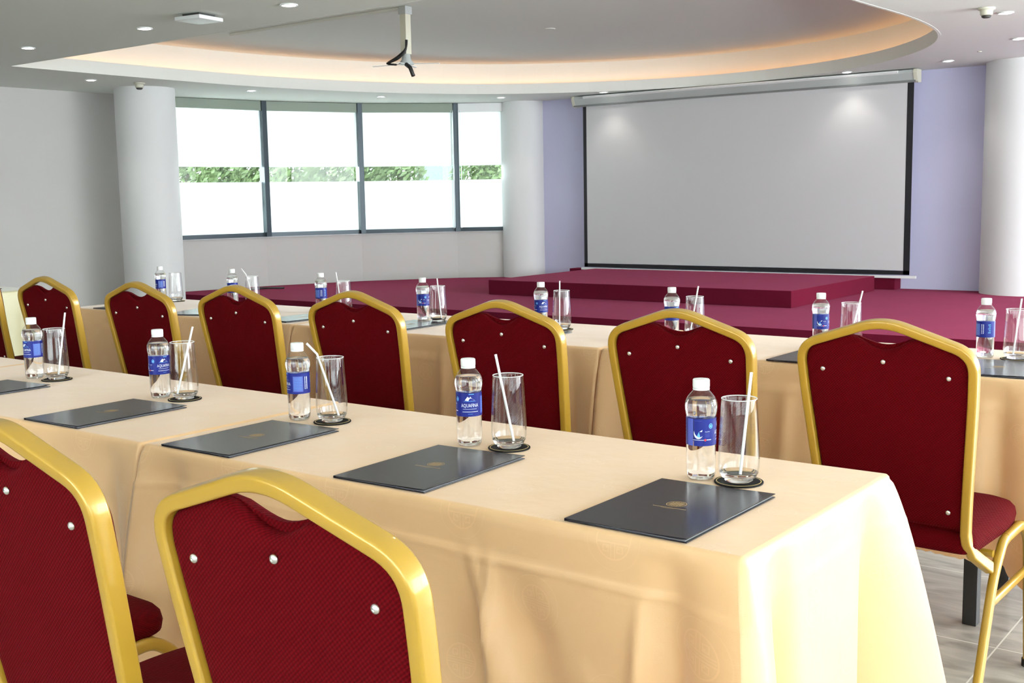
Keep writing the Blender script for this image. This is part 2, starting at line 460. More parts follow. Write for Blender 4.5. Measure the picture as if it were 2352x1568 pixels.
for i in range(len(rx)-1):  # unseen windows added behind the camera to brighten the front faces
    a, b = rx[i], rx[i+1]; L = (b-a)/2
    w = empty('window_%d' % (i+13), ((a+b)/2, YB-.06, .45), kind='structure')
    bm = bmesh.new()
    for q in ((-L, -L+.05, 0, 2.05), (L-.05, L, 0, 2.05), (-L, L, 0, .05), (-L, L, 2.0, 2.05)): box(bm, q[0], q[1], -.04, .04, q[2], q[3])
    obj('window_frame', bm, MT['frame'], w)
    bm = bmesh.new(); box(bm, -L+.05, L-.05, -.004, .004, .05, 2.0); obj('frosted_pane', bm, MT['frost'], w)
    la = bpy.data.lights.new('window_daylight', 'AREA'); la.shape = 'RECTANGLE'; la.size = 2*L-.12; la.size_y = 1.9; la.energy = 62; la.color = (1.0, .98, .95)  # added fill light from behind the camera
    lo = bpy.data.objects.new('window_daylight', la); C.objects.link(lo); lo.location = ((a+b)/2, YB-.045, 1.47)
    lo.rotation_euler = (PI/2, 0, PI)
# right wall with tall windows
bm = bmesh.new()
box(bm, XR, XR+.15, YB, YW, 0, .45); box(bm, XR, XR+.15, YB, YW, 2.5, CZ)
ry = [-3.2, -1.2, .8, 2.8, 4.8, 6.8, 8.8, 10.8, 12.8]
box(bm, XR, XR+.15, YB, ry[0], .45, 2.5); box(bm, XR, XR+.15, ry[-1], YW, .45, 2.5)
obj('wall_right', bm, MT['wall'], kind='structure')
for i in range(len(ry)-1):
    a, b = ry[i], ry[i+1]
    w = empty('window_%d' % (i+5), (XR+.05, (a+b)/2, .45), kind='structure')
    bm = bmesh.new(); L = (b-a)/2
    for q in ((-.04, .04, -L, -L+.05, 0, 2.05), (-.04, .04, L-.05, L, 0, 2.05), (-.04, .04, -L, L, 0, .05), (-.04, .04, -L, L, 2.0, 2.05)): box(bm, *q)
    obj('window_frame', bm, MT['frame'], w)
    bm = bmesh.new(); box(bm, -.004, .004, -L+.05, L-.05, .05, 2.0); obj('frosted_pane', bm, MT['frost'], w)
    la = bpy.data.lights.new('window_daylight', 'AREA'); la.shape = 'RECTANGLE'; la.size = 2*L-.12; la.size_y = 1.9; la.energy = 11 if b < 3 else 75 if b < 7 else 80 if b > 12 else 215; la.color = (.93, .97, 1.0)
    lo = bpy.data.objects.new('window_daylight', la); C.objects.link(lo); lo.location = (XR+.035, (a+b)/2, 1.47)
    lo.rotation_euler = (0, PI/2, 0)   # faces -X

# window wall facets: window_1..4
for i in range(4):
    a = Vector(WN[i+2]); b = Vector(WN[i+3]); t = (b-a); L = t.length; ang = math.atan2(t.y, t.x)
    w = empty('window_%d' % (i+1), (a.x, a.y, 0), ang, kind='structure')
    # local x along the facet, local +y points outside (left of travel)
    bm = bmesh.new()
    box(bm, .03, L-.03, -.03, .05, .81, .865); box(bm, .03, L-.03, -.03, .05, 2.50, CZ)
    obj('window_frame', bm, MT['frame'] if i != 3 else MT['frame'], w)
    bm = bmesh.new(); box(bm, L-.035, L+.035, -.09, .05, .81, CZ, bev=.004)
    obj('mullion', bm, MT['frame'], w)
    if i == 0:
        bm = bmesh.new(); box(bm, -.035, .035, -.09, .05, .81, CZ, bev=.004); obj('mullion', bm, MT['frame'], w)
    bm = bmesh.new(); box(bm, .03, L-.03, .01, .016, .86, 2.52); obj('pane', bm, MT['pane'], w)
    bm = bmesh.new(); box(bm, .03, L-.03, .006, .009, .86, 1.535); obj('frosted_film', bm, MT['frost'], w)
    nm = ['leftmost window beside the column', 'second window from the left', 'third window from the left', 'rightmost window next to the middle column'][i]
    # roller blind
    rb = empty('roller_blind', (a.x, a.y, 0), ang, label='white roller blind half lowered over the '+nm, cat='blind', group='roller blinds on the curved window wall')
    bm = bmesh.new(); box(bm, .04, L-.04, -.012, -.009, 1.755, 2.54); obj('blind_fabric', bm, MT['blind'], rb)
    bm = bmesh.new(); box(bm, .045, L-.045, -.018, -.003, 1.735, 1.757, bev=.003); obj('bottom_bar', bm, MT['blind'], rb)
    bm = bmesh.new(); box(bm, .04, L-.04, -.075, -.02, 2.475, CZ-.003, bev=.006); obj('blind_case', bm, MT['blindbox'] if i < 3 else MT['white_metal'], rb)
    cx = L-.11 if i == 2 else .11
    if i >= 2:
        cx = L-.06 if i == 2 else .07
        pth = smooth_path([(cx-.014, -.105, 2.5), (cx-.014, -.105, .86), (cx+.014, -.105, .86), (cx+.014, -.105, 2.5)], .013)
        bm = bmesh.new(); tube(bm, pth, .004, 6); obj('pull_chain', bm, MT['chain'], rb)

# columns
def column(x, y, r, z0, label):
    bm = bmesh.new(); lathe(bm, [(r, 0), (r, CZ-z0)], 64, c=(0, 0, 0))
    o = obj('column', bm, MT['column'], smooth=True, autos=40, label=label, cat='column', group='round white columns'); o.location = (x, y, z0); return o
column(-11.57, 8.2, .34, 0, 'round white column between the grey left wall and the windows')
column(-9.80, 13.2, .335, STZ, 'round white column between the windows and the lilac wall')
column(-3.08, 13.12, .44, STZ, 'round white column at the right edge, right of the projector screen')

# stage
stg = empty('stage', (-7, 11, 0), label='low stage floor covered in wine red carpet, spanning the front of the room', cat='stage')
poly = [(-12.18, 8.83), (XR-.02, 8.83), (XR-.02, YW-.005), (-9.66, YW-.005), (-10.50, 12.54), (-11.37, 11.50), (-11.93, 10.28), (-12.20, 9.1)]
bm = bmesh.new(); prism(bm, [(x+7, y-11) for x, y in poly], 0.001, STZ)
obj('carpeted_deck', bm, MT['carpet'], stg)
bm = bmesh.new(); box(bm, -8.33, -4.57, 10.47, 12.75, STZ+.001, STZ+.17, bev=.008)
tag(obj('stage_platform', bm, MT['carpet']), 'raised rectangular platform in wine red carpet in front of the screen', 'platform')
bm = bmesh.new(); box(bm, -8.9, -4.42, 12.98, YW-.002, STZ+.001, STZ+.145, bev=.006)
tag(obj('wall_plinth', bm, MT['carpet']), 'narrow carpeted plinth along the lilac wall behind the platform', 'plinth')
# cable on the carpet near the left column
bm = bmesh.new(); tube(bm, smooth_path([(-11.75, 9.2, STZ+.012), (-11.5, 9.45, STZ+.012), (-11.62, 9.8, STZ+.012), (-11.35, 10.0, STZ+.012)], .1), .012, 8)
tag(obj('power_cable', bm, MT['cable'], smooth=True), 'short black cable lying on the carpet beside the left column', 'cable')

# projector screen
YS = 12.95
sc = empty('projector_screen', (-6.44, YS, 0), label='large white projector screen with black border hanging in front of the lilac wall', cat='projector screen')
bm = bmesh.new(); box(bm, -2.19+.045, 2.17-.045, -.003, .0, .375, 2.47); obj('screen_cloth', bm, MT['screen'], sc)
bm = bmesh.new()
for q in ((-2.19, -2.14, .325, 2.47), (2.125, 2.195, .325, 2.47), (-2.19, 2.195, .325, .372)): box(bm, q[0], q[1], -.005, -.0005, q[2], q[3])
obj('black_border', bm, MT['screenblack'], sc)
prof = [(-.075, 2.585), (.06, 2.585), (.065, 2.46), (-.02, 2.452), (-.05, 2.468), (-.065, 2.50), (-.085, 2.55)]
bm = bmesh.new(); loft(bm, [[(x, y, z) for y, z in prof] for x in (-2.30, 2.23)], True, True)
obj('housing', bm, MT['alu'], sc, smooth=True, autos=35)
bm = bmesh.new(); loft(bm, [[(x, y, z) for y, z in [(-.076, 2.589), (-.100, 2.583), (-.104, 2.566), (-.088, 2.552), (-.07, 2.56)]] for x in (-2.13, 2.04)], True, True)  # white strip put in as the bright highlight along the housing
obj('housing_cover_strip', bm, MT['white_metal'], sc, smooth=True, autos=50, label='white cover strip along the top of the housing')
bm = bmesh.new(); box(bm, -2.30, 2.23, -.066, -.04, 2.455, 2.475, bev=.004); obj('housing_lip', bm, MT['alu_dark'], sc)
for x in (-2.30, 2.23):
    bm = bmesh.new(); loft(bm, [[(x+dx, y*1.08-.002, (z-2.52)*1.08+2.52) for y, z in prof] for dx in (-.02, .02)], True, True)
    obj('end_cap', bm, MT['greyplastic'], sc, smooth=True, autos=35)
bm = bmesh.new(); box(bm, -2.24, 2.27, -.014, .014, .285, .315, bev=.005); obj('bottom_bar', bm, MT['white_metal'], sc)

# ceiling lamps -------------------------------------------------------
LP = [(-9.24, 5.42, 'left end of the near straight row'), (-7.63, 5.44, 'second from the left in the near straight row'), (-6.05, 5.48, 'near straight row, closest to the white ceiling box'),
      (-11.12, 7.22, 'above the grey left wall'), (-10.90, 9.22, 'above the leftmost window'), (-10.44, 10.97, 'above the second and third windows'),
      (-9.48, 12.26, 'above the middle column'), (-8.13, 12.67, 'above the left end of the projector screen'), (-4.92, 12.70, 'above the right end of the projector screen'),
      (-3.73, 12.42, 'above the lilac strip right of the screen'), (-2.72, 11.10, 'lower of two at the right frame edge'), (-2.41, 9.42, 'top right corner, beside the ceiling detector')]
bm = bmesh.new(); lathe(bm, [(.060, 0), (.062, -.006), (.052, -.010), (.047, -.006), (.047, 0)], 28, cap0=False, cap1=False)
dl = empty('ceiling_downlight', (0, 0, CZ)); obj('trim_ring', bm, MT['white_metal'], dl, smooth=True)
bm = bmesh.new(); lathe(bm, [(.047, -.003), (.030, -.010), (.0005, -.012)], 28, cap0=True, cap1=False)
obj('lamp_lens', bm, MT['lamp'], dl, smooth=True)
for i, (x, y, wh) in enumerate(LP):
    o = dl if i == 0 else copy_tree(dl)
    o.location = (x, y, CZ-.001)
    tag(o, 'small lit ceiling downlight, '+wh, 'ceiling light', 'recessed ceiling downlights')
def spot(x, y, e, blend=.7, size=math.radians(105)):
    l = bpy.data.lights.new('downlight_lamp', 'SPOT'); l.energy = e; l.spot_size = size; l.spot_blend = blend; l.shadow_soft_size = .04; l.color = (1, .95, .86)
    o = bpy.data.objects.new('downlight_lamp', l); C.objects.link(o); o.location = (x, y, CZ-.03)
for x, y, _ in LP: spot(x, y, 8)
for x in (-4.4, -2.8, -1.2, .5):                    # near row carried on out of frame, plus unseen spots added for light
    for y in (5.42, 2.3, -.6): spot(x, y, 5)
for x in (-9.2, -7.6, -6.0):  # further unseen spots added for illumination, without fixtures
    for y in (2.3, -.6): spot(x, y, 5)

# wifi box, detectors, blank plates
ap = empty('ceiling_access_point', (-6.83, 5.33, CZ), math.radians(8), label='flat white square box fixed to the ceiling at the upper left', cat='access point')
bm = bmesh.new(); box(bm, -.08, .08, -.08, .08, -.02, -.001, bev=.004); obj('mounting_base', bm, MT['darkplastic'], ap)
bm = bmesh.new(); box(bm, -.12, .12, -.12, .12, -.048, -.020, bev=.012); obj('cover', bm, MT['white_metal'], ap, smooth=True, autos=40)
for (x, y, lab) in ((-11.05, 7.77, 'round cream smoke detector on the ceiling in front of the left column'), (-2.46, 9.09, 'round cream smoke detector on the ceiling at the top right corner')):
    d = empty('smoke_detector', (x, y, CZ), label=lab, cat='smoke detector', group='ceiling smoke detectors')
    bm = bmesh.new(); lathe(bm, [(.062, -.001), (.062, -.012), (.046, -.02), (.044, -.05), (.036, -.056)], 28); obj('detector_body', bm, MT['greyplastic'], d, smooth=True, autos=40)
    bm = bmesh.new(); lathe(bm, [(.035, -.056), (.033, -.068), (.022, -.074)], 20); obj('sensor_grille', bm, MT['darkplastic'], d, smooth=True)
bm = bmesh.new(); lathe(bm, [(.06, 0), (.06, -.006), (.05, -.010)], 24)
bcp = tag(obj('blank_ceiling_plate', bm, MT['ceil']), 'small round blank plate on the raised ceiling, right of the projector pole', 'ceiling plate'); bcp.location = (-7.01, 9.91, CZ+.3945)
bm = bmesh.new(); lathe(bm, [(.022, 0), (.022, -.006)], 16)
spk = tag(obj('sprinkler_cap', bm, MT['greyplastic']), 'tiny round sprinkler cap on the ceiling near the right column', 'sprinkler cap'); spk.location = (-3.26, 11.85, CZ)

# projector mount
pm = empty('projector_mount', (-7.17, 7.88, CZ+.394), label='white ceiling pole with bare metal arms and black cables, no projector on it', cat='projector mount')
bm = bmesh.new(); box(bm, -.035, .035, -.035, .035, -.42, 0, bev=.004); obj('pole', bm, MT['greyplastic'], pm)
bm = bmesh.new(); box(bm, -.045, .045, -.045, .045, -.07, -.0005, bev=.004); obj('collar', bm, MT['alu'], pm)
bm = bmesh.new(); lathe(bm, [(.03, -.40), (.045, -.47), (.07, -.50), (.07, -.51)], 20); obj('head_bracket', bm, MT['alu'], pm, smooth=True, autos=40)
for a, l in ((200, .33), (20, .32), (110, .22), (290, .22)):
    c, s_ = math.cos(math.radians(a)), math.sin(math.radians(a))
    bm = bmesh.new(); sweep(bm, [(.03*c, .03*s_, -.505), (l*c, l*s_, -.515)], .028, .006, Vector((-s_, c, 0))); obj('arm', bm, MT['white_metal'], pm)
for pth in ([(.04, -.03, -.30), (.045, -.045, -.38), (-.04, -.08, -.45), (-.16, -.10, -.50), (-.05, -.08, -.515)],
            [(.04, -.04, -.30), (.05, -.055, -.40), (-.02, -.09, -.47), (-.14, -.11, -.50)]):
    bm = bmesh.new(); tube(bm, smooth_path(pth, .04), .009, 8); obj('cable', bm, MT['cable'], pm, smooth=True)
bm = bmesh.new(); tube(bm, [(.04, -.05, -.515), (.09, -.05, -.55), (.125, -.05, -.625)], .019, 8); obj('cable_plug', bm, MT['cable'], pm, smooth=True)
bm = bmesh.new(); box(bm, -9.6, -7.22, 7.86, 7.90, CZ+.37, CZ+.3945, bev=.003)
tag(obj('cable_conduit', bm, MT['ceil']), 'flat conduit running along the raised ceiling to the projector pole', 'conduit')

# ================================================================== OUTSIDE
bm = bmesh.new(); box(bm, -60, 20, -10, 60, -.6, -.3)
obj('garden_ground', bm, MT['ground'], kind='structure')
def leafy_bush(x, y, z, r, h, n, label):
    rnd = random.Random(int(x*91+y*17)); e = empty('garden_bush', (x, y, 0), label=label, cat='bush', group='bushes outside the windows')
    bm = bmesh.new()
    for i in range(n):
        a = rnd.uniform(0, 2*PI); q = rnd.random()**.5*r; zz = z+h*(rnd.random())**.9
        k = 1-((zz-z)/h)**2*.5; px, py = q*k*math.cos(a), q*k*math.sin(a)*.6
        sz = rnd.uniform(.045, .10); ax = Vector((rnd.uniform(-1, 1), rnd.uniform(-1, 1), rnd.uniform(-.4, 1))).normalized()
        u = ax.orthogonal().normalized(); v = ax.cross(u); p = Vector((px, py, zz))
        vs = [bm.verts.new(p+u*sz*cx_+v*sz*.45*cy_) for cx_, cy_ in ((-1, 0), (-.2, 1), (1, 0), (-.2, -1))]
        bm.faces.new(vs)
    obj('foliage', bm, MT['leaf'], e, recalc=False)
    bm = bmesh.new(); tube(bm, [(0, 0, -.3), (.03, 0, z+.3), (0, .02, z+h*.6)], .05, 8); obj('stem', bm, MT['bark'], e, smooth=True)
def along(px, D):
    d = Vector((Rr.x*(px-1176)/FPX+Ru.x*386/FPX+Rf.x, Rr.y*(px-1176)/FPX+Ru.y*386/FPX+Rf.y)).normalized(); return d*D
bpos = [(430, 23), (600, 23), (760, 23), (915, 23.6), (1100, 23), (515, 26), (690, 26), (850, 26), (1160, 26)]
names = ['behind the left end of the leftmost window', 'behind the first mullion', 'behind the second window, right half', 'behind the middle of the third window', 'behind the rightmost window',
         'in the back row behind the leftmost window', 'in the back row behind the second window', 'in the back row behind the second mullion', 'in the back row beside the middle column']
for (px, D), nm in zip(bpos, names):
    q = along(px, D); leafy_bush(q.x, q.y, .2, .82, 2.7, 3600, 'leafy green bush '+nm)
q = along(1004, 30)
bm = bmesh.new(); box(bm, q.x-.45, q.x+.45, q.y-.3, q.y+.6, -.3, 3.2)
tag(obj('garden_shed', bm, MT['teal']), 'teal clad shed seen through the gap behind the third window', 'shed')

# ================================================================== TABLES AND CLOTHS
TZ = .750          # top of cloth
def table(x0, x1, y0, y1, label):
    t = empty('folding_table', ((x0+x1)/2, (y0+y1)/2, 0), label=label, cat='table', group='rectangular folding tables under the cloths')
    w, d = (x1-x0)/2, (y1-y0)/2
    bm = bmesh.new(); box(bm, -w+.006, w-.006, -d+.006, d-.006, TZ-.028, TZ-.004, bev=.003); obj('tabletop', bm, MT['wood'], t)
    for sx in (-1, 1):
        for sy in (-1, 1):
            cx_, cy_ = sx*(w-.21), sy*(d-.125)
            bm = bmesh.new(); box(bm, cx_-.02, cx_+.02, cy_-.02, cy_+.02, 0.0, TZ-.028, bev=.003); obj('leg', bm, MT['blacksteel'], t)
        bm = bmesh.new(); box(bm, sx*(w-.21)-.012, sx*(w-.21)+.012, -d+.14, d-.14, TZ-.13, TZ-.10); obj('cross_rail', bm, MT['blacksteel'], t)
    return t

def cloth(name, x0, x1, y0, y1, D, label, group, ds=.012, nz=30, feats=None, flare=(1, 1, 1, 1), seed=1, xout=(1, 1), mat='cloth'):
    """flare per corner: (x0y0, x1y0, x1y1, x0y1); xout: outward freedom of the x0 and x1 sides;
    feats for the front (y0) side: list of (x, width, amp, lean, dstart)"""
    rnd = random.Random(seed)
    rc = .012
    per = []       # (x, y, nx, ny, side, s, cdist list)
    W, Hh = x1-x0, y1-y0
    corners = [(x0, y0), (x1, y0), (x1, y1), (x0, y1)]
    sides = [((x0, y0), (x1, y0), (0, -1)), ((x1, y0), (x1, y1), (1, 0)), ((x1, y1), (x0, y1), (0, 1)), ((x0, y1), (x0, y0), (-1, 0))]
    s0 = 0
    for k, (a, b, nn) in enumerate(sides):
        L = math.hypot(b[0]-a[0], b[1]-a[1]); tx, ty = (b[0]-a[0])/L, (b[1]-a[1])/L
        # denser near corners
        ss = []; s = rc
        while s < L-rc:
            ss.append(s); e = min(s, L-s); s += ds*(.45 if e < .12 else 1)
        ss.append(L-rc)
        for s in ss:
            per.append((a[0]+tx*s, a[1]+ty*s, nn[0], nn[1], k, s0+s, s, L))
        # corner arc
        nx2, ny2 = sides[(k+1) % 4][2]
        cxx, cyy = b[0]-tx*rc-nx2*0, b[1]-ty*rc-ny2*0
        ccx = b[0]-(nn[0]+nx2)*rc; ccy = b[1]-(nn[1]+ny2)*rc
        for j in range(1, 6):
            th = j/6*PI/2; nx = nn[0]*math.cos(th)+nx2*math.sin(th); ny = nn[1]*math.cos(th)+ny2*math.sin(th)
            per.append((ccx+nx*rc, ccy+ny*rc, nx, ny, k if th < PI/4 else (k+1) % 4, s0+L, L if th < PI/4 else 0, L))
        s0 += L
    n = len(per)
    ph = [rnd.uniform(0, 6.28) for _ in range(12)]
    bm = bmesh.new(); uvl = bm.loops.layers.uv.new('UVMap')
    rb = .010
    rings = []; uvs = []
    # top boundary (inset), edge roll, drape
    levels = [('t', 0)] + [('r', math.radians(a)) for a in (30, 60, 90)] + [('d', (i/nz)**1.0*D) for i in range(1, nz+1)]
    for typ, val in levels:
        ring = []; uvr = []
        for (x, y, nx, ny, k, sg, s, L) in per:
            # corner blend
            cd = min([(math.hypot(x-c[0], y-c[1]), i) for i, c in enumerate(corners)])
            fl = flare[cd[1]]; cdist = cd[0]
            if typ == 't': ring.append((x-nx*rb, y-ny*rb, TZ)); uvr.append((x, y)); continue
            if typ == 'r':
                ring.append((x-nx*rb+nx*rb*math.sin(val), y-ny*rb+ny*rb*math.sin(val), TZ-rb+rb*math.cos(val)))
                uvr.append((sg, -.001) if val > .1 else (sg, 0)); continue
            d = val; q = d/D
            gx, gy = corners[cd[1]]
            dx, dy = (1 if gx == x1 else -1), (1 if gy == y1 else -1)
            diag = Vector((dx, dy)).normalized()
            wgt = math.exp(-(cdist/.07)**2)*fl
            nv = Vector((nx, ny)); nv = (nv*(1-wgt*.75)+diag*wgt*.75).normalized()
            cone = math.exp(-(cdist/.06)**2); val1 = math.exp(-((cdist-.115)/.035)**2)
            g = (1-math.exp(-d/.05))
            off = .004*g + .012*q
            off += fl*(cone*(.105*(d/.4)**.8 if d > 0 else 0)+.002 - val1*.060*(d/.4)**.8)
            # soft folds
            amp = .0045*g*(.3+q)
            off += amp*(math.sin(sg*9+ph[0])+.8*math.sin(sg*17+ph[1]+d*1.5)+.5*math.sin(sg*31+ph[2]-d*3))
            # pressed crease running along the side
            cz_ = .068+.006*math.sin(sg*3+ph[3])
            off += .0035*math.exp(-((d-cz_)/.005)**2) - .0035*(1/(1+math.exp(-(cz_-d)/.0025)))*g
            if k in (1, 3): off -= .8*(.0035*math.exp(-((d-cz_)/.005)**2) - .0035*(1/(1+math.exp(-(cz_-d)/.0025)))*g)
            if k == 0 and feats:
                for (fx, wd, am, lean, dst) in feats:
                    if d > dst:
                        xx = fx+lean*(d-dst); grow = min(1, (d-dst)/.12)
                        off += am*grow*math.exp(-((x-xx)/(wd*(1+1.2*(d-dst))))**2)
            off = max(off, -.05*min(1, d/.1)*fl-.002)
            if k in (1, 3):      # ends
                xo = xout[1] if k == 1 else xout[0]
                off *= xo
            if k in (0, 2) and ((cd[1] in (1, 2) and not xout[1]) or (cd[1] in (0, 3) and not xout[0])):
                nv = Vector((nx, ny))
            px, py = x+nv.x*off, y+nv.y*off
            if not xout[1]: px = min(px, x1)
            if not xout[0]: px = max(px, x0)
            drop = d*(1+.10*fl*math.exp(-(cdist/.10)**2))
            if q > .93: drop += .006*abs(math.sin(sg/.032*PI/1.0))*(q-.93)/.07
            ring.append((px, py, TZ-rb-drop)); uvr.append((sg, -d))
        rings.append(ring); uvs.append(uvr)
    V = [[bm.verts.new(p) for p in r] for r in rings]
    for ri in range(len(V)-1):
        for i in range(n):
            j = (i+1) % n
            f = bm.faces.new((V[ri+1][i], V[ri+1][j], V[ri][j], V[ri][i])); f.smooth = True
            if ri == 0: co_ = (uvs[0][i], uvs[0][j], uvs[0][j], uvs[0][i])
            else:
                uj1, uj0 = uvs[ri+1][j], uvs[ri][j]
                if j == 0: uj1 = (s0+uj1[0], uj1[1]); uj0 = (s0+uj0[0], uj0[1])
                co_ = (uvs[ri+1][i], uj1, uj0, uvs[ri][i])
            for l, u in zip(f.loops, co_): l[uvl].uv = u
    f = bm.faces.new(V[0])
    for l, u in zip(f.loops, uvs[0]): l[uvl].uv = u
    o = obj(name, bm, MT[mat], recalc=False)
    o.data.flip_normals() if o.data.polygons[-1].normal.z < 0 else None
    return tag(o, label, 'tablecloth', group)

G1 = 'peach damask tablecloths on the near row'; G2 = 'peach damask tablecloths on the far row'
Y1a, Y1b = 1.437, 2.042
T1 = [(-2.110, -.692), (-3.530, -2.116), (-4.950, -3.536)]
lab1 = ['near row table at its right end, hidden under peach cloth', 'near row table behind the two leftmost folders, under peach cloth', 'near row table past the left frame edge, under peach cloth']
F1 = [(-1.53, .008, .011, 0, 0.0), (-1.200, .010, .012, .35, .03), (-1.150, .012, .022, .06, .05), (-1.10, .040, -.030, .20, .07), (-.965, .02, .014, .30, .2), (-.86, .010, .014, -.02, .06), (-1.95, .03, .012, -.05, .05), (-1.75, .04, -.010, 0, .08), (-1.30, .05, .008, .05, .10)]
for i, (a, b) in enumerate(T1):
    table(a, b, Y1a, Y1b, lab1[i])
    cloth('tablecloth', a, b, Y1a, Y1b, .56, ['peach damask tablecloth at the right end of the near row, its end side brightly lit', 'peach damask tablecloth left of the seam in the near row', 'peach damask tablecloth beyond the left edge of the near row'][i],
          G1, ds=.009 if i == 0 else .014, nz=84 if i == 0 else 40, feats=F1 if i == 0 else [(-2.55, .02, .012, .05, .04), (-2.9, .04, -.012, .1, .05), (-3.2, .03, .012, 0, .05)] if i == 1 else None,
          flare=((.8, 1, 1, .3), (.3, .5, .3, .3), (1, .3, .3, 1))[i], xout=((0, 1), (0, 0), (1, 0))[i], seed=3+i)
Y2a, Y2b = 3.245, 3.85
T2 = [(-2.100, -.690), (-3.640, -2.106), (-5.31, -3.646)]
lab2 = ['far row table at its right end, black leg showing under peach cloth', 'middle table of the far row, under peach cloth', 'left end table of the far row, under peach cloth']
for i, (a, b) in enumerate(T2):
    table(a, b, Y2a, Y2b, lab2[i])
    cloth('tablecloth', a, b, Y2a, Y2b, .50, ['peach damask tablecloth at the right end of the far row, hem above a black leg', 'peach damask tablecloth in the middle of the far row', 'peach damask tablecloth at the left end of the far row'][i],
          G2, ds=.014, nz=34, feats=[[(-1.42, .02, .014, -.05, .03), (-1.15, .05, -.012, .05, .05), (-1.9, .05, .012, 0, .05)], [(-2.8, .02, .016, 0, .0), (-2.45, .04, -.012, .05, .05), (-3.3, .03, .012, 0, .05)], [(-3.95, .02, .012, 0, .03), (-4.6, .03, .012, 0, .04)]][i],
          flare=((.7, 1, 1, .3), (.7, .6, .3, .3), (.25, .6, .3, .25))[i], xout=((0, 1), (0, 0), (1, 0))[i], seed=13+i)
table(-8.15, -6.71, 3.31, 3.912, 'table across the aisle at the far left, under pale cloth')
cloth('tablecloth', -8.15, -6.71, 3.31, 3.912, .60, 'pale yellow tablecloth across the aisle at the left frame edge', G2, ds=.03, nz=16, flare=(.4, .4, .4, .4), seed=31, mat='paleclothe')

# ================================================================== CHAIRS
RECL = math.tan(.178)
def yb(z): return -.20-(z-.45)*RECL
def outline():
    pts = [(.177, .455), (.181, .52), (.2045, .80), (.2085, .892), (0, .962)]
    P = smooth_path([(u, 0, z) for u, z in pts[:1]]+[(u, 0, z) for u, z in pts[1:]], [.04, .05, .082], 9)
    half = [(p.x, p.z) for p in P]
    # apex rounding
    full = [Vector((u, 0, z)) for u, z in half]+[Vector((-u, 0, z)) for u, z in half[::-1][1:]]
    k = len(half)-1
    a, b, c = full[k-1], full[k], full[k+1]
    r = .056; u = (a-b).normalized(); v = (c-b).normalized()
    arc = [(b+u*r)*(1-t)**2+b*2*t*(1-t)+(b+v*r)*t*t for t in [i/10 for i in range(11)]]
    full = full[:k]+arc+full[k+1:]
    pts = [Vector((p.x, p.z)) for p in full]; out = [pts[0]]
    for q in pts[1:]:
        L = (q-out[-1]).length; m = max(1, int(L/.012))
        st = out[-1].copy()
        for j in range(1, m+1): out.append(st.lerp(q, j/m))
    return [(p.x, p.y) for p in out]
OUT = outline()
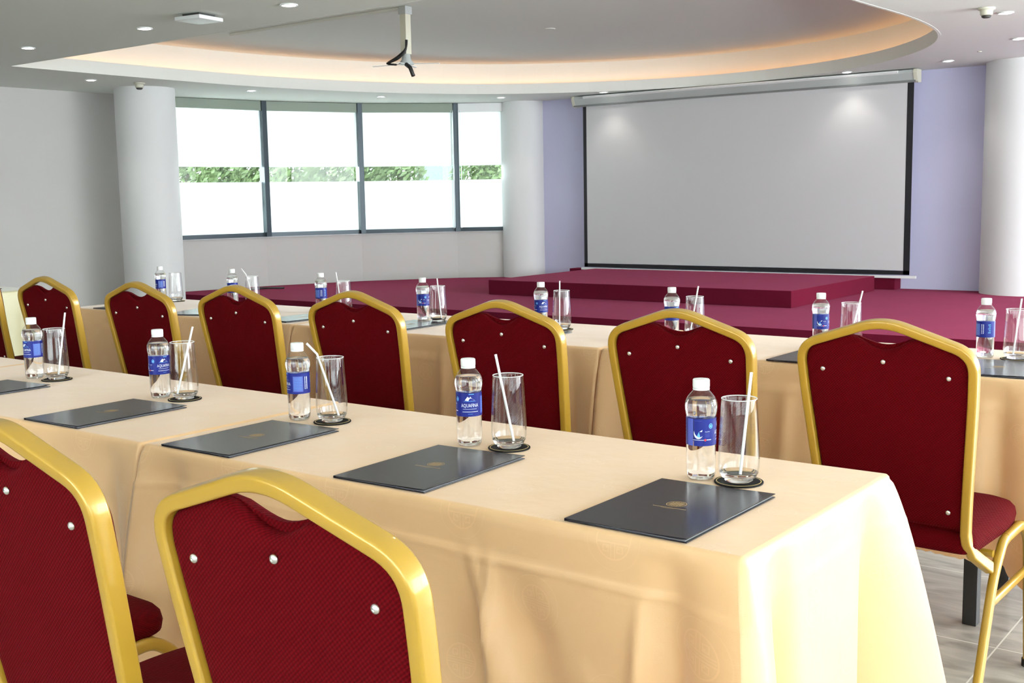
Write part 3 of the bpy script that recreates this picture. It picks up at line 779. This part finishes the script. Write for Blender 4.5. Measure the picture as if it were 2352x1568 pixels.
def make_chair():
    t = empty('banquet_chair', (0, 0, 0))
    # back frame tube
    path = [(.203, -.100, .352), (.196, -.145, .378), (.186, -.178, .402), (.179, yb(.435), .435)]
    path = [Vector(p) for p in path]+[Vector((u, yb(z), z)) for u, z in OUT]+[Vector((-p[0], p[1], p[2])) for p in path[::-1]]
    bm = bmesh.new()
    w, d = .021, .030; seg = 3; sect = []
    r = .0045
    for (sx, sy, a0) in ((1, 1, 0), (-1, 1, 90), (-1, -1, 180), (1, -1, 270)):
        for k in range(seg+1):
            a = math.radians(a0+90*k/seg); sect.append((sx*(w/2-r)+r*math.cos(a), sy*(d/2-r)+r*math.sin(a)))
    rings = []; nrm = Vector((0, -1, -RECL)).normalized()
    nrm = Vector((0, 1, RECL)).normalized()
    for i, p in enumerate(path):
        tg = (path[min(i+1, len(path)-1)]-path[max(i-1, 0)]).normalized()
        b = (nrm-tg*nrm.dot(tg)).normalized(); s = tg.cross(b)
        rings.append([tuple(p+s*x+b*y) for x, y in sect])
    loft(bm, rings, True, True)
    obj('back_frame', bm, MT['gold'], t, smooth=True, autos=50)
    # padded back: rear panel + front cushion following the frame with a scooped top edge
    inner = []
    C0 = Vector((0, .66))
    fr = [Vector(q) for q in OUT]
    ins = []
    for i in range(len(fr)):
        a = fr[max(i-1, 0)]; c = fr[min(i+1, len(fr)-1)]; tg = (c-a).normalized(); nn = Vector((-tg.y, tg.x))
        ins.append(fr[i]+nn*(.0095 if nn.dot(C0-fr[i]) > 0 else -.0095))
    top = []
    xs = .076
    L_ = [q for q in ins if q.x > xs]; R_ = [q for q in ins if q.x < -xs]
    def scoop(depth, xs_=xs):
        zt = L_[-1].y
        return [Vector((u, zt-depth*(math.cos(u/xs_*PI/2))**1.3)) for u in [xs_*(1-2*k/14) for k in range(1, 14)]]
    def pad(name, yoff, thick, depth, zb, bulge, sgn):
        L = [Vector((max(q.x, .0), max(q.y, zb))) for q in L_]; L = [L[0]]+[q for q in L[1:] if q.y > zb+.005]
        L[0].y = zb; R = [Vector((-q.x, q.y)) for q in L[::-1]]
        bot = [Vector((-L[0].x+2*L[0].x*k/8, zb)) for k in range(1, 8)]
        poly = L+scoop(depth)+R+bot
        cen = Vector((0, .66)); bm = bmesh.new(); rings = []
        def ring(sc, inset, y):
            out = []
            for q in poly:
                v = q-cen; l = v.length; v2 = v*((l-inset)/l)*sc if inset else v*sc
                p = cen+v2; out.append((p.x, yb(p.y)+y, p.y))
            return out
        s = sgn
        rings = [ring(1, .0, yoff), ring(1, .000, yoff+s*thick*.45), ring(1, .003, yoff+s*thick*.8), ring(1, .009, yoff+s*thick), ring(1, .022, yoff+s*(thick+bulge*.45)), ring(.80, 0, yoff+s*(thick+bulge*.8)), ring(.5, 0, yoff+s*(thick+bulge)), ring(.2, 0, yoff+s*(thick+bulge)), ring(.02, 0, yoff+s*(thick+bulge))]
        loft(bm, rings, True, True)
        return obj(name, bm, MT['red'], t, smooth=True, autos=60)
    pad('back_panel', .010, .016, .032, .462, .003, -1)
    pad('back_cushion', .0105, .018, .020, .455, .016, 1)
    # rivets
    for (u, z) in ((-.152, .834), (0, .862), (.152, .834), (-.140, .505), (.140, .505)):
        bm = bmesh.new(); lathe(bm, [(.0065, 0), (.0062, .002), (.0045, .0038), (.0022, .0044), (.0021, .0034), (.0002, .0034)], 14, cap0=True, cap1=False)
        o = obj('rivet', bm, MT['rivet'], t, smooth=True, autos=50)
        o.location = (u, yb(z)-.0085, z); o.rotation_euler = (PI/2+.178, 0, 0)
    # seat
    bm = bmesh.new(); ring_pts = []
    def seat_ring(ins, z):
        pts = [(.192-ins, -.205+ins), (.200-ins, .10), (.175-ins, .215-ins), (-.175+ins, .215-ins), (-.200+ins, .10), (-.192+ins, -.205+ins)]
        P = smooth_path([(x, y, z) for x, y in (pts+[pts[0]])], 0.001)
        # rounded closed outline
        out = []; m = len(pts)
        rad = [.035, .10, .06, .06, .10, .035]
        for i in range(m):
            a = Vector(pts[i-1]); b = Vector(pts[i]); c = Vector(pts[(i+1) % m]); u = a-b; v = c-b; r = min(rad[i], u.length*.49, v.length*.49)
            p0 = b+u.normalized()*r; p2 = b+v.normalized()*r
            for j in range(7):
                tt = j/6; q = p0*(1-tt)**2+b*2*tt*(1-tt)+p2*tt*tt; out.append((q.x, q.y, z))
        return out
    rs = [seat_ring(.006, .402), seat_ring(.0, .406), seat_ring(-.003, .425), seat_ring(.0, .440), seat_ring(.008, .450), seat_ring(.03, .459), seat_ring(.08, .466), seat_ring(.14, .468)]
    loft(bm, rs, True, True)
    obj('seat', bm, MT['red'], t, smooth=True, autos=60)
    # legs: tube pairs with rails
    upv = Vector((1, 0, 0))
    for s in (-1, 1):
        bm = bmesh.new(); sweep(bm, smooth_path([(s*.222, -.262, .012), (s*.210, -.085, .330), (s*.205, .0, .392), (s*.205, .03, .396)], [.06, .05]), .022, .026, upv)
        l = obj('leg', bm, MT['gold'], t, smooth=True, autos=50)
        bm = bmesh.new(); lathe(bm, [(.017, 0), (.017, .02)], 14, c=(s*.2225, -.264, 0)); obj('foot_cap', bm, MT['blackcap'], l)
        bm = bmesh.new(); sweep(bm, smooth_path([(s*.218, .215, .012), (s*.208, .205, .36), (s*.205, .15, .402), (s*.205, .10, .399)], [.05, .03]), .022, .026, upv)
        l = obj('leg', bm, MT['gold'], t, smooth=True, autos=50)
        bm = bmesh.new(); lathe(bm, [(.016, 0), (.016, .02)], 14, c=(s*.218, .215, 0)); obj('foot_cap', bm, MT['blackcap'], l)
        bm = bmesh.new(); tube(bm, [(s*.215, .212, .175), (s*.233, .212, .175)], .008, 10, up0=Vector((0, 0, 1))); obj('bumper_stud', bm, MT['blackcap'], l)
        bm = bmesh.new(); sweep(bm, [(s*.205, .02, .3955), (s*.205, .11, .400)], .022, .026, upv); obj('seat_rail', bm, MT['gold'], t, smooth=True, autos=50)
        bm = bmesh.new(); sweep(bm, [(s*.209, -.120, .262), (s*.209, .205, .268)], .016, .022, upv); obj('stretcher', bm, MT['gold'], t, smooth=True, autos=50)
    bm = bmesh.new(); sweep(bm, [(-.20, .16, .396), (.20, .16, .396)], .018, .018, Vector((0, 1, 0))); obj('cross_bar', bm, MT['gold'], t)
    bm = bmesh.new(); sweep(bm, [(-.20, -.06, .375), (.20, -.06, .375)], .018, .018, Vector((0, 1, 0))); obj('cross_bar', bm, MT['gold'], t)
    return t
# (x, base y of the back plane, rotation, label)
GC2 = 'banquet chairs along the far row'; GC1 = 'banquet chairs along the near row'
CH = [
    (-.916, 2.735, -.035, 'red banquet chair at the right end of the far row, seat and legs showing', GC2),
    (-1.475, 2.735, 0, 'red banquet chair of the far row behind the rightmost near bottle', GC2),
    (-2.065, 2.735, 0, 'red banquet chair of the far row, third from the right', GC2),
    (-2.735, 2.79, 0, 'red banquet chair of the far row, just right of the bent straw', GC2),
    (-3.34, 2.79, 0, 'red banquet chair of the far row, fifth from the right', GC2),
    (-3.88, 2.745, .0, 'red banquet chair of the far row, sixth from the right', GC2),
    (-4.585, 2.775, 0, 'red banquet chair of the far row, leftmost one seen whole', GC2),
    (-5.72, 3.05, 0, 'red banquet chair of the far row, cut off by the left frame edge', GC2),
    (-.975, .910, 0, 'largest red banquet chair, in the centre foreground with its back turned', GC1),
    (-1.535, .905, 0, 'red banquet chair in the left foreground, cut by the left frame edge', GC1),
    (-2.10, .94, 0, 'red banquet chair of the near row, only its seat corner showing', GC1)]
ch0 = make_chair()
for i, (x, y, r, lab, g) in enumerate(CH):
    o = ch0 if i == 0 else copy_tree(ch0)
    o.location = (x-.0, y+.20, 0); o.rotation_euler = (0, 0, r)
    tag(o, lab, 'chair', g)

# ================================================================== BOTTLES
BR = .0272
def wrap(me_pts, r): return [(r*math.sin(x/r), -r*math.cos(x/r), z) for x, z in me_pts]
def text_bm(bm, s, width, height, cx, cz, r, mi=0, shear=0):
    cu = bpy.data.curves.new('lettering', 'FONT'); cu.body = s; cu.size = 1; cu.resolution_u = 2
    o = bpy.data.objects.new('lettering', cu); C.objects.link(o)
    dg = bpy.context.evaluated_depsgraph_get(); dg.update()
    me = bpy.data.meshes.new_from_object(o.evaluated_get(dg))
    bpy.data.objects.remove(o); bpy.data.curves.remove(cu)
    xs = [v.co.x for v in me.vertices]; ys = [v.co.y for v in me.vertices]
    x0, x1, y0, y1 = min(xs), max(xs), min(ys), max(ys)
    vs = []
    for v in me.vertices:
        x = cx+((v.co.x-x0)/(x1-x0)-.5)*width; z = cz+((v.co.y-y0)/(y1-y0)-.5)*height
        vs.append(bm.verts.new((r*math.sin(x/r), -r*math.cos(x/r), z)))
    for p in me.polygons:
        try: f = bm.faces.new([vs[i] for i in p.vertices]); f.material_index = mi
        except ValueError: pass
    bpy.data.meshes.remove(me)
def wpoly(bm, pts, r, mi=0):
    f = bm.faces.new([bm.verts.new((r*math.sin(x/r), -r*math.cos(x/r), z)) for x, z in pts]); f.material_index = mi
def wrect(bm, xa, xb, za, zb, r, mi=0):
    n = max(1, int(abs(xb-xa)/.004))
    for k in range(n):
        a = xa+(xb-xa)*k/n; b = xa+(xb-xa)*(k+1)/n; wpoly(bm, [(a, za), (b, za), (b, zb), (a, zb)], r, mi)
def make_bottle():
    t = empty('water_bottle', (0, 0, 0))
    body = [(.004, .006), (.012, .0045), (.017, .0), (.0225, .0008), (.0255, .006), (.0262, .014), (.0262, .030), (.0268, .060), (.0264, .064), (.0266, .114), (.0275, .119),
            (.0290, .128), (.0292, .136), (.0284, .142), (.0245, .150), (.0190, .157), (.0140, .1625), (.0128, .166), (.0128, .170)]
    def petal(a, z):
        if z > .016: return .012*math.cos(8*a) if .118 < z < .138 else 0
        return -.10*(1-z/.016)*max(0, math.cos(5*a))**2
    bm = bmesh.new(); lathe(bm, body, 40, cap0=True, cap1=False, wob=petal)
    obj('bottle_body', bm, MT['pet'], t, smooth=True, recalc=True)
    wat = [(max(.001, r-.0009), z+.0010) for r, z in body if z < .141]+[(.0250, .1465), (.010, .1466), (.0005, .1466)]
    bm = bmesh.new(); lathe(bm, wat, 40, cap0=True, cap1=False, wob=petal)
    obj('water', bm, MT['water'], t, smooth=True, autos=60)
    bm = bmesh.new(); lathe(bm, [(.0135, .1625), (.0150, .163), (.0150, .166), (.0138, .1665), (.0148, .1668), (.0152, .170), (.0150, .1805), (.0140, .1822), (.006, .1825)], 40,
                            wob=lambda a, z: .018*math.cos(30*a) if .169 < z < .181 else 0)
    obj('cap', bm, MT['white_plastic'], t, smooth=True, autos=30)
    # label band with the clear overlap on its left edge
    r = .02705; bm = bmesh.new(); n = 48
    lo, hi = .0645, .1135
    A = [math.radians(-128+330*k/n) for k in range(n+1)]
    R = [[bm.verts.new((rr*math.sin(a), -rr*math.cos(a), z)) for a in A] for rr, z in ((r, lo), (r, hi), (r-.0003, hi), (r-.0003, lo))]
    for i in range(4):
        a_, b_ = R[i], R[(i+1) % 4]
        for k in range(n): bm.faces.new((a_[k], a_[k+1], b_[k+1], b_[k]))
    lb = obj('label', bm, MT['label'], t, smooth=True, autos=50)
    r2 = r+.00025; d = math.radians
    bm = bmesh.new()
    # main panel
    wpoly(bm, [(-.0105, .0985), (-.0045, .1065), (-.001, .1035), (.0015, .1065), (.0035, .103), (.0105, .0985), (.004, .0975), (-.004, .0975)], r2)
    wrect(bm, -.013, .013, .0963, .0969, r2, 1)
    wrect(bm, -.002, .009, .1105, .1118, r2, 1)
    text_bm(bm, 'AQUAFINA', .0375, .0088, 0, .0872, r2)
    wrect(bm, -.015, .015, .0800, .0806, r2); wrect(bm, -.016, .018, .0742, .0751, r2)
    wrect(bm, -.004, .006, .0697, .0702, r2, 1)
    # round badge
    bc = d(-62)*r; 
    for k in range(10):
        a0, a1 = 2*PI*k/10, 2*PI*(k+1)/10
        wpoly(bm, [(bc+.0042*math.cos(a0), .1005+.0048*math.sin(a0)), (bc+.0042*math.cos(a1), .1005+.0048*math.sin(a1)), (bc+.0030*math.cos(a1), .1005+.0034*math.sin(a1)), (bc+.0030*math.cos(a0), .1005+.0034*math.sin(a0))], r2, 1)
    wrect(bm, bc-.002, bc+.002, .0985, .1022, r2, 1)
    # side panel: crescent splash, small name, text lines
    sc_ = d(-103)*r; cx_ = sc_-.004
    for k in range(14):
        a0 = d(160+170*k/14); a1 = d(160+170*(k+1)/14); w0 = .0035*math.sin(PI*k/14)+.0003; w1 = .0035*math.sin(PI*(k+1)/14)+.0003
        wpoly(bm, [(cx_+.0085*math.cos(a0), .0880+.0105*math.sin(a0)), (cx_+.0085*math.cos(a1), .0880+.0105*math.sin(a1)), (cx_+(.0085-w1)*math.cos(a1), .0880+(.0105-w1)*math.sin(a1)), (cx_+(.0085-w0)*math.cos(a0), .0880+(.0105-w0)*math.sin(a0))], r2, 0)
    wpoly(bm, [(cx_-.003, .081), (cx_+.004, .080), (cx_+.001, .0905)], r2, 1)
    wpoly(bm, [(cx_+.002, .0905), (cx_+.0075, .0945), (cx_+.0065, .0905)], r2, 0)
    text_bm(bm, 'Aquafina', .0095, .0026, cx_+.0165, .0905, r2)
    for z in (.0865, .0838, .0812): wrect(bm, cx_+.0118, cx_+.021, z, z+.0005, r2, 2)
    wrect(bm, cx_-.010, cx_+.010, .0752, .0760, r2); wrect(bm, cx_+.015, cx_+.024, .0752, .0766, r2)
    for k in range(8):
        a0, a1 = 2*PI*k/8, 2*PI*(k+1)/8
        wpoly(bm, [(cx_+.0125, .0756), (cx_+.0125+.0022*math.cos(a0), .0756+.0022*math.sin(a0)), (cx_+.0125+.0022*math.cos(a1), .0756+.0022*math.sin(a1))], r2, 3)
    wrect(bm, cx_-.012, cx_+.006, .1100, .1104, r2, 2)
    # facts panel with lines, then barcode
    fc = d(82)*r
    wrect(bm, fc-.013, fc+.011, .0695, .1060, r2-.0001, 2)
    for k in range(9): wrect(bm, fc-.011, fc+.009, .1025-k*.0036, .1031-k*.0036, r2, 1)
    bc2 = d(122)*r
    wrect(bm, bc2-.0035, bc2+.0035, .0755, .1045, r2-.0001, 0)
    for k in range(9): wrect(bm, bc2-.0028, bc2+.0024, .0775+k*.0029, .0775+k*.0029+(.0012 if k % 3 else .0018), r2, 4)
    sc2 = d(165)*r
    for k in range(5): wrect(bm, sc2-.004+(k % 2)*.002, sc2+.004, .078+k*.006, .080+k*.006, r2, 1)
    obj('label_print', bm, [MT['print_w'], MT['print_c'], MT['print_l'], MT['print_r'], MT['label']], lb, recalc=False)
    # pale overlap strip on the film
    bm = bmesh.new(); wrect(bm, d(-158)*r, d(-131)*r, lo, hi, r)
    obj('label_overlap_strip', bm, MT['print_l'], lb, recalc=False, label='pale overlap strip of the label')
    return t
ORD1 = ['at the right end', 'second from the right end', 'third from the right end', 'fourth from the right end', 'fifth from the right end']
B1 = [(-.963, 1.818, -100), (-1.499, 1.810, -4), (-2.021, 1.812, 82), (-2.577, 1.824, -28), (-3.207, 1.831, 52)]
ORD2 = ['at the right end', 'second from the right end', 'third from the right end', 'fourth from the right end', 'fifth from the right end', 'sixth from the right end', 'seventh from the right end', 'eighth from the right end']
B2 = [(-.957, 3.640, 140), (-1.472, 3.612, -104), (-2.035, 3.617, -35), (-2.629, 3.633, -25), (-3.25, 3.633, -85), (-3.931, 3.687, 120), (-4.618, 3.728, 70), (-5.218, 3.732, 80)]
bt = make_bottle(); k = 0
for row, lst, od in (('near', B1, ORD1), ('far', B2, ORD2)):
    for (x, y, phi), w_ in zip(lst, od):
        o = bt if k == 0 else copy_tree(bt); k += 1
        o.location = (x, y, TZ+.0006); o.rotation_euler = (0, 0, math.atan2(-y, -x)+PI/2-math.radians(phi))
        tag(o, 'clear water bottle with blue label on the %s row, %s' % (row, w_), 'bottle', 'water bottles on the %s row' % row)

# ================================================================== GLASSES, COASTERS, STRAWS
GH = .149
def make_glass():
    t = empty('drinking_glass', (0, 0, 0))
    outp = [(.0345, .0165), (.0362, .026), (.0366, .038), (.0360, .060), (.0345, .090), (.0328, .120), (.0315, GH-.0015)]
    th = .0013
    prof = outp+[(.0312, GH), (.0306, GH)]+[(r-th, z) for r, z in outp[::-1]]
    bm = bmesh.new(); lathe(bm, prof, 48, cap0=False, cap1=False); 
    obj('glass_wall', bm, MT['glass'], t, smooth=True)
    bm = bmesh.new(); lathe(bm, [(.0005, .0), (.0225, .0), (.0245, .0012), (.0300, .0075), (.0345, .0163), (.0330, .0165), (.0285, .0125), (.020, .0105), (.0005, .0100)], 48, cap0=False, cap1=False)
    obj('glass_base', bm, MT['thick'], t, smooth=True, autos=60)
    bm = bmesh.new(); R0 = .0309; rings = []
    for i in range(48):
        a = 2*PI*i/48; rings.append([( (R0+.0009*math.cos(b))*math.cos(a), (R0+.0009*math.cos(b))*math.sin(a), GH+.0009*math.sin(b)) for b in [2*PI*j/6 for j in range(6)]])
    V = [[bm.verts.new(p) for p in r] for r in rings]
    for i in range(48):
        for j in range(6): bm.faces.new((V[i][j], V[(i+1) % 48][j], V[(i+1) % 48][(j+1) % 6], V[i][(j+1) % 6]))
    obj('rim', bm, MT['rim'], t, smooth=True)
    return t
def make_coaster():
    t = empty('coaster', (0, 0, 0))
    bm = bmesh.new(); lathe(bm, [(.0430, 0), (.0437, .001), (.0437, .0022), (.0430, .003)], 48); obj('disc', bm, MT['coaster'], t)
    bm = bmesh.new(); lathe(bm, [(.0385, .0030), (.0385, .0032), (.0402, .0032), (.0402, .0030)], 48, cap0=False, cap1=False); obj('gold_line', bm, MT['gold_line'], t)
    return t
# centre, straw top pixel, straw bottom pixel (measured in the photo frame), far/near
G1s = [(-.892, 1.826, (1729, 857), (1699, 1097)), (-1.409, 1.828, (1138, 816), (1180, 1018)), (-1.928, 1.828, (706, 787), (779, 960)), (-2.490, 1.836, (438, 752), (409, 912)), (-3.112, 1.846, (148, 718), (136, 862))]
G2s = [(-.868, 3.640, (2352, 705), (2325, 818)), (-1.375, 3.627, (1980, 667), (1948, 780)), (-1.942, 3.617, (1606, 658), (1584, 758)), (-2.530, 3.633, (1286, 646), (1285, 745)),
       (-3.145, 3.610, (1003, 640), (1014, 730)), (-3.760, 3.665, (770, 625), (786, 715)), (-4.450, 3.715, (555, 616), (585, 700)), (-5.085, 3.730, None, None)]
gl0 = make_glass(); cs0 = make_coaster(); k = 0
def ray(px, py): return (Rr*((px-1176)/FPX)+Ru*((784-py)/FPX)+Rf)
def straw(px_top, px_bot, gx, gy, label, group):
    base = Vector((gx, gy, TZ+.003))
    hx = Vector((Rf.x, Rf.y, 0)).normalized()
    dep = (base+Vector((0, 0, .07))-CAMP).dot(Rf)
    def at(px): 
        r_ = ray(*px); return CAMP+r_*dep
    T, B_ = at(px_top), at(px_bot)
    rt = Vector((Rr.x, Rr.y, 0)).normalized()
    lat = lambda p: (p-base).dot(rt)
    # bottom sits on the glass base
    zb_ = base.z+.0150; zt = base.z+.205
    lb_, lt = lat(B_), lat(T)
    zT = T.z
    lb_ = max(-.020, min(.020, lb_))
    # place on the near/far side so that it leans on the rim
    zr = base.z+GH
    f = (zr-zb_)/(max(zT, zr+.03)-zb_)
    latr = lb_+(lt-lb_)*f
    latr = max(-.0268, min(.0268, latr))
    dr = math.sqrt(max(0, .0268**2-latr**2)); db = -min(.012, math.sqrt(max(0, .021**2-lb_**2)))
    slope_l = (latr-lb_)/(zr-zb_); slope_d = (dr-db)/(zr-zb_)
    Lz = (max(zT, zr+.03)-zb_)
    P0 = base+rt*lb_+hx*db; P0.z = zb_
    P1 = base+rt*(lb_+slope_l*Lz)+hx*(db+slope_d*Lz); P1.z = zb_+Lz
    if lt < latr-.02 or lt > latr+.02: pass
    bm = bmesh.new(); o0 = P0
    path = [Vector((0, 0, 0)), (P1-P0)*.5, P1-P0]
    extra = lt-(lb_+slope_l*Lz)
    Pr = P0+(P1-P0)*((zr+.009-zb_)/Lz)
    if abs(extra) > .008:        # bent above the rim
        Pt = P1+rt*extra
        path = [Vector((0, 0, 0)), (Pr-P0)*.5, (Pr-P0), Pt-P0]
    r0 = .0027; n = 12; rings = []
    for p, tg, s, b in frames_along(path, Vector((1, 0, 0))): rings.append([tuple(p+s*(r0*math.cos(2*PI*i/n))+b*(r0*math.sin(2*PI*i/n))) for i in range(n)])
    inn = []
    for p, tg, s, b in frames_along(path, Vector((1, 0, 0))): inn.append([tuple(p+s*((r0-.0004)*math.cos(2*PI*i/n))+b*((r0-.0004)*math.sin(2*PI*i/n))) for i in range(n)])
    loft(bm, rings+inn[::-1]+[rings[0]], True, False)
    bmesh.ops.remove_doubles(bm, verts=bm.verts, dist=1e-6)
    o = obj('drinking_straw', bm, MT['straw'], smooth=True, autos=60); o.location = P0
    tag(o, label, 'straw', group)
for row, lst, od in (('near', G1s, ORD1), ('far', G2s, ORD2)):
    for (x, y, st, sb), w_ in zip(lst, od):
        g = gl0 if k == 0 else copy_tree(gl0); c_ = cs0 if k == 0 else copy_tree(cs0); k += 1
        c_.location = (x, y, TZ+.0006); g.location = (x, y, TZ+.0038)
        c_.rotation_euler = (0, 0, k); g.rotation_euler = (0, 0, k*.7)
        tag(g, 'clear tall drinking glass on the %s row, %s' % (row, w_), 'glass', 'drinking glasses on the %s row' % row)
        tag(c_, 'round black coaster with gold ring on the %s row, %s' % (row, w_), 'coaster', 'coasters on the %s row' % row)
        if st: straw(st, sb, x, y, 'white straw in the glass on the %s row, %s' % (row, w_), 'straws on the %s row' % row)
g = copy_tree(gl0); c_ = copy_tree(cs0); c_.location = (-6.975, 3.752, TZ+.0006); g.location = (-6.975, 3.752, TZ+.0038)
tag(g, 'clear drinking glass on the pale table at the left frame edge', 'glass'); tag(c_, 'black coaster on the pale table at the left frame edge', 'coaster')
for o_ in (g, c_):
    if 'group' in o_: del o_['group']

# ================================================================== FOLDERS
def make_folder():
    t = empty('document_folder', (0, 0, 0))
    w, h = .109, .1555
    bm = bmesh.new(); box(bm, -w, w, -h, h, .0, .0016, bev=.0004); obj('back_cover', bm, MT['folder'], t)
    bm = bmesh.new(); box(bm, -w+.003, w-.004, -h+.003, h-.003, .0018, .0026); obj('paper', bm, MT['folder_edge'], t)
    # slightly sprung front cover, hinged on the left long side
    bm = bmesh.new(); rings = []
    for i in range(11):
        u = i/10; x = -w+2*w*u; z = .0030+.0028*u**1.6
        rings.append([(x, -h, z), (x, h, z), (x, h, z+.0013), (x, -h, z+.0013)])
    loft(bm, rings, True, True)
    obj('front_cover', bm, MT['folder'], t)
    fc = t.children[-1]
    bm = bmesh.new(); loft(bm, [[(-w-.0005, y, 0), (-w+.002, y, 0), (-w+.002, y, .0043), (-w-.0005, y, .0043)] for y in (-h, h)], True, True); obj('spine', bm, MT['folder'], t)
    # gold stamp: round emblem and a line of small print under it
    zt = lambda x: .0030+.0028*((x+w)/(2*w))**1.6+.0013+.00012
    bm = bmesh.new()
    def flat(pts): bm.faces.new([bm.verts.new((x, y, zt(x))) for x, y in pts])
    cx_, cy_ = .0, .012
    def ringp(r0, r1, n=28):
        for k in range(n):
            a, b = 2*PI*k/n, 2*PI*(k+1)/n
            flat([(cx_+r0*math.cos(a), cy_+r0*math.sin(a)), (cx_+r1*math.cos(a), cy_+r1*math.sin(a)), (cx_+r1*math.cos(b), cy_+r1*math.sin(b)), (cx_+r0*math.cos(b), cy_+r0*math.sin(b))])
    ringp(.0160, .0172); ringp(.0135, .0140)
    for k in range(-3, 4):
        y = k*.0036; L = math.sqrt(.0130**2-y*y)
        flat([(cx_-L, cy_+y-.0007), (cx_+L, cy_+y-.0007), (cx_+L, cy_+y+.0007), (cx_-L, cy_+y+.0007)])
    for k in (-2, -1, 0, 1, 2):
        x = k*.0045; L = math.sqrt(.0130**2-x*x)*.8
        flat([(cx_+x-.0006, cy_-L), (cx_+x+.0006, cy_-L), (cx_+x+.0006, cy_+L), (cx_+x-.0006, cy_+L)])
    for k in range(22):
        x = -.030+k*.0028; flat([(x, -.0145), (x+.0018, -.0145), (x+.0018, -.0118), (x, -.0118)])
    for k in range(11):
        x = -.012+k*.0022; flat([(x, -.0185), (x+.0014, -.0185), (x+.0014, -.0172), (x, -.0172)])
    obj('gold_stamp', bm, MT['foil'], fc, recalc=False)
    return t
F1p = [((-1.011, 1.451), (-1.012, 1.764)), ((-1.530, 1.450), (-1.541, 1.757)), ((-2.047, 1.444), (-2.052, 1.754)), ((-2.592, 1.447), (-2.600, 1.753)), ((-3.212, 1.444), (-3.222, 1.752))]
F2c = [(-.862, 3.418, .03), (-1.385, 3.400, -.01), (-1.955, 3.392, .05), (-2.545, 3.41, 0), (-3.165, 3.45, .02), (-3.80, 3.44, -.12), (-4.46, 3.405, .30), (-5.02, 3.42, .0)]
fo = make_folder(); k = 0
for (a, b), w_ in zip(F1p, ORD1):
    o = fo if k == 0 else copy_tree(fo); k += 1
    A_, B_ = Vector(a), Vector(b); dv = (B_-A_).normalized(); rt_ = Vector((dv.y, -dv.x)); c_ = (A_+B_)/2+rt_*.109
    o.location = (c_.x, c_.y, TZ+.0008); o.rotation_euler = (0, 0, math.atan2(dv.y, dv.x)-PI/2)
    tag(o, 'black document folder with gold emblem on the near row, %s' % w_, 'folder', 'black folders on the near row')
for (x, y, r), w_ in zip(F2c, ORD2):
    o = copy_tree(fo); o.location = (x, y, TZ+.0008); o.rotation_euler = (0, 0, r)
    tag(o, 'glossy black document folder on the far row, %s' % w_, 'folder', 'black folders on the far row')

# ================================================================== SKY
w = bpy.data.worlds.new('sky'); S.world = w; w.use_nodes = True
nt = w.node_tree; nt.nodes.clear()
o_ = nt.nodes.new('ShaderNodeOutputWorld'); b_ = nt.nodes.new('ShaderNodeBackground')
b_.inputs[0].default_value = (.88, .95, 1.0, 1); b_.inputs[1].default_value = 13
nt.links.new(b_.outputs[0], o_.inputs[0])
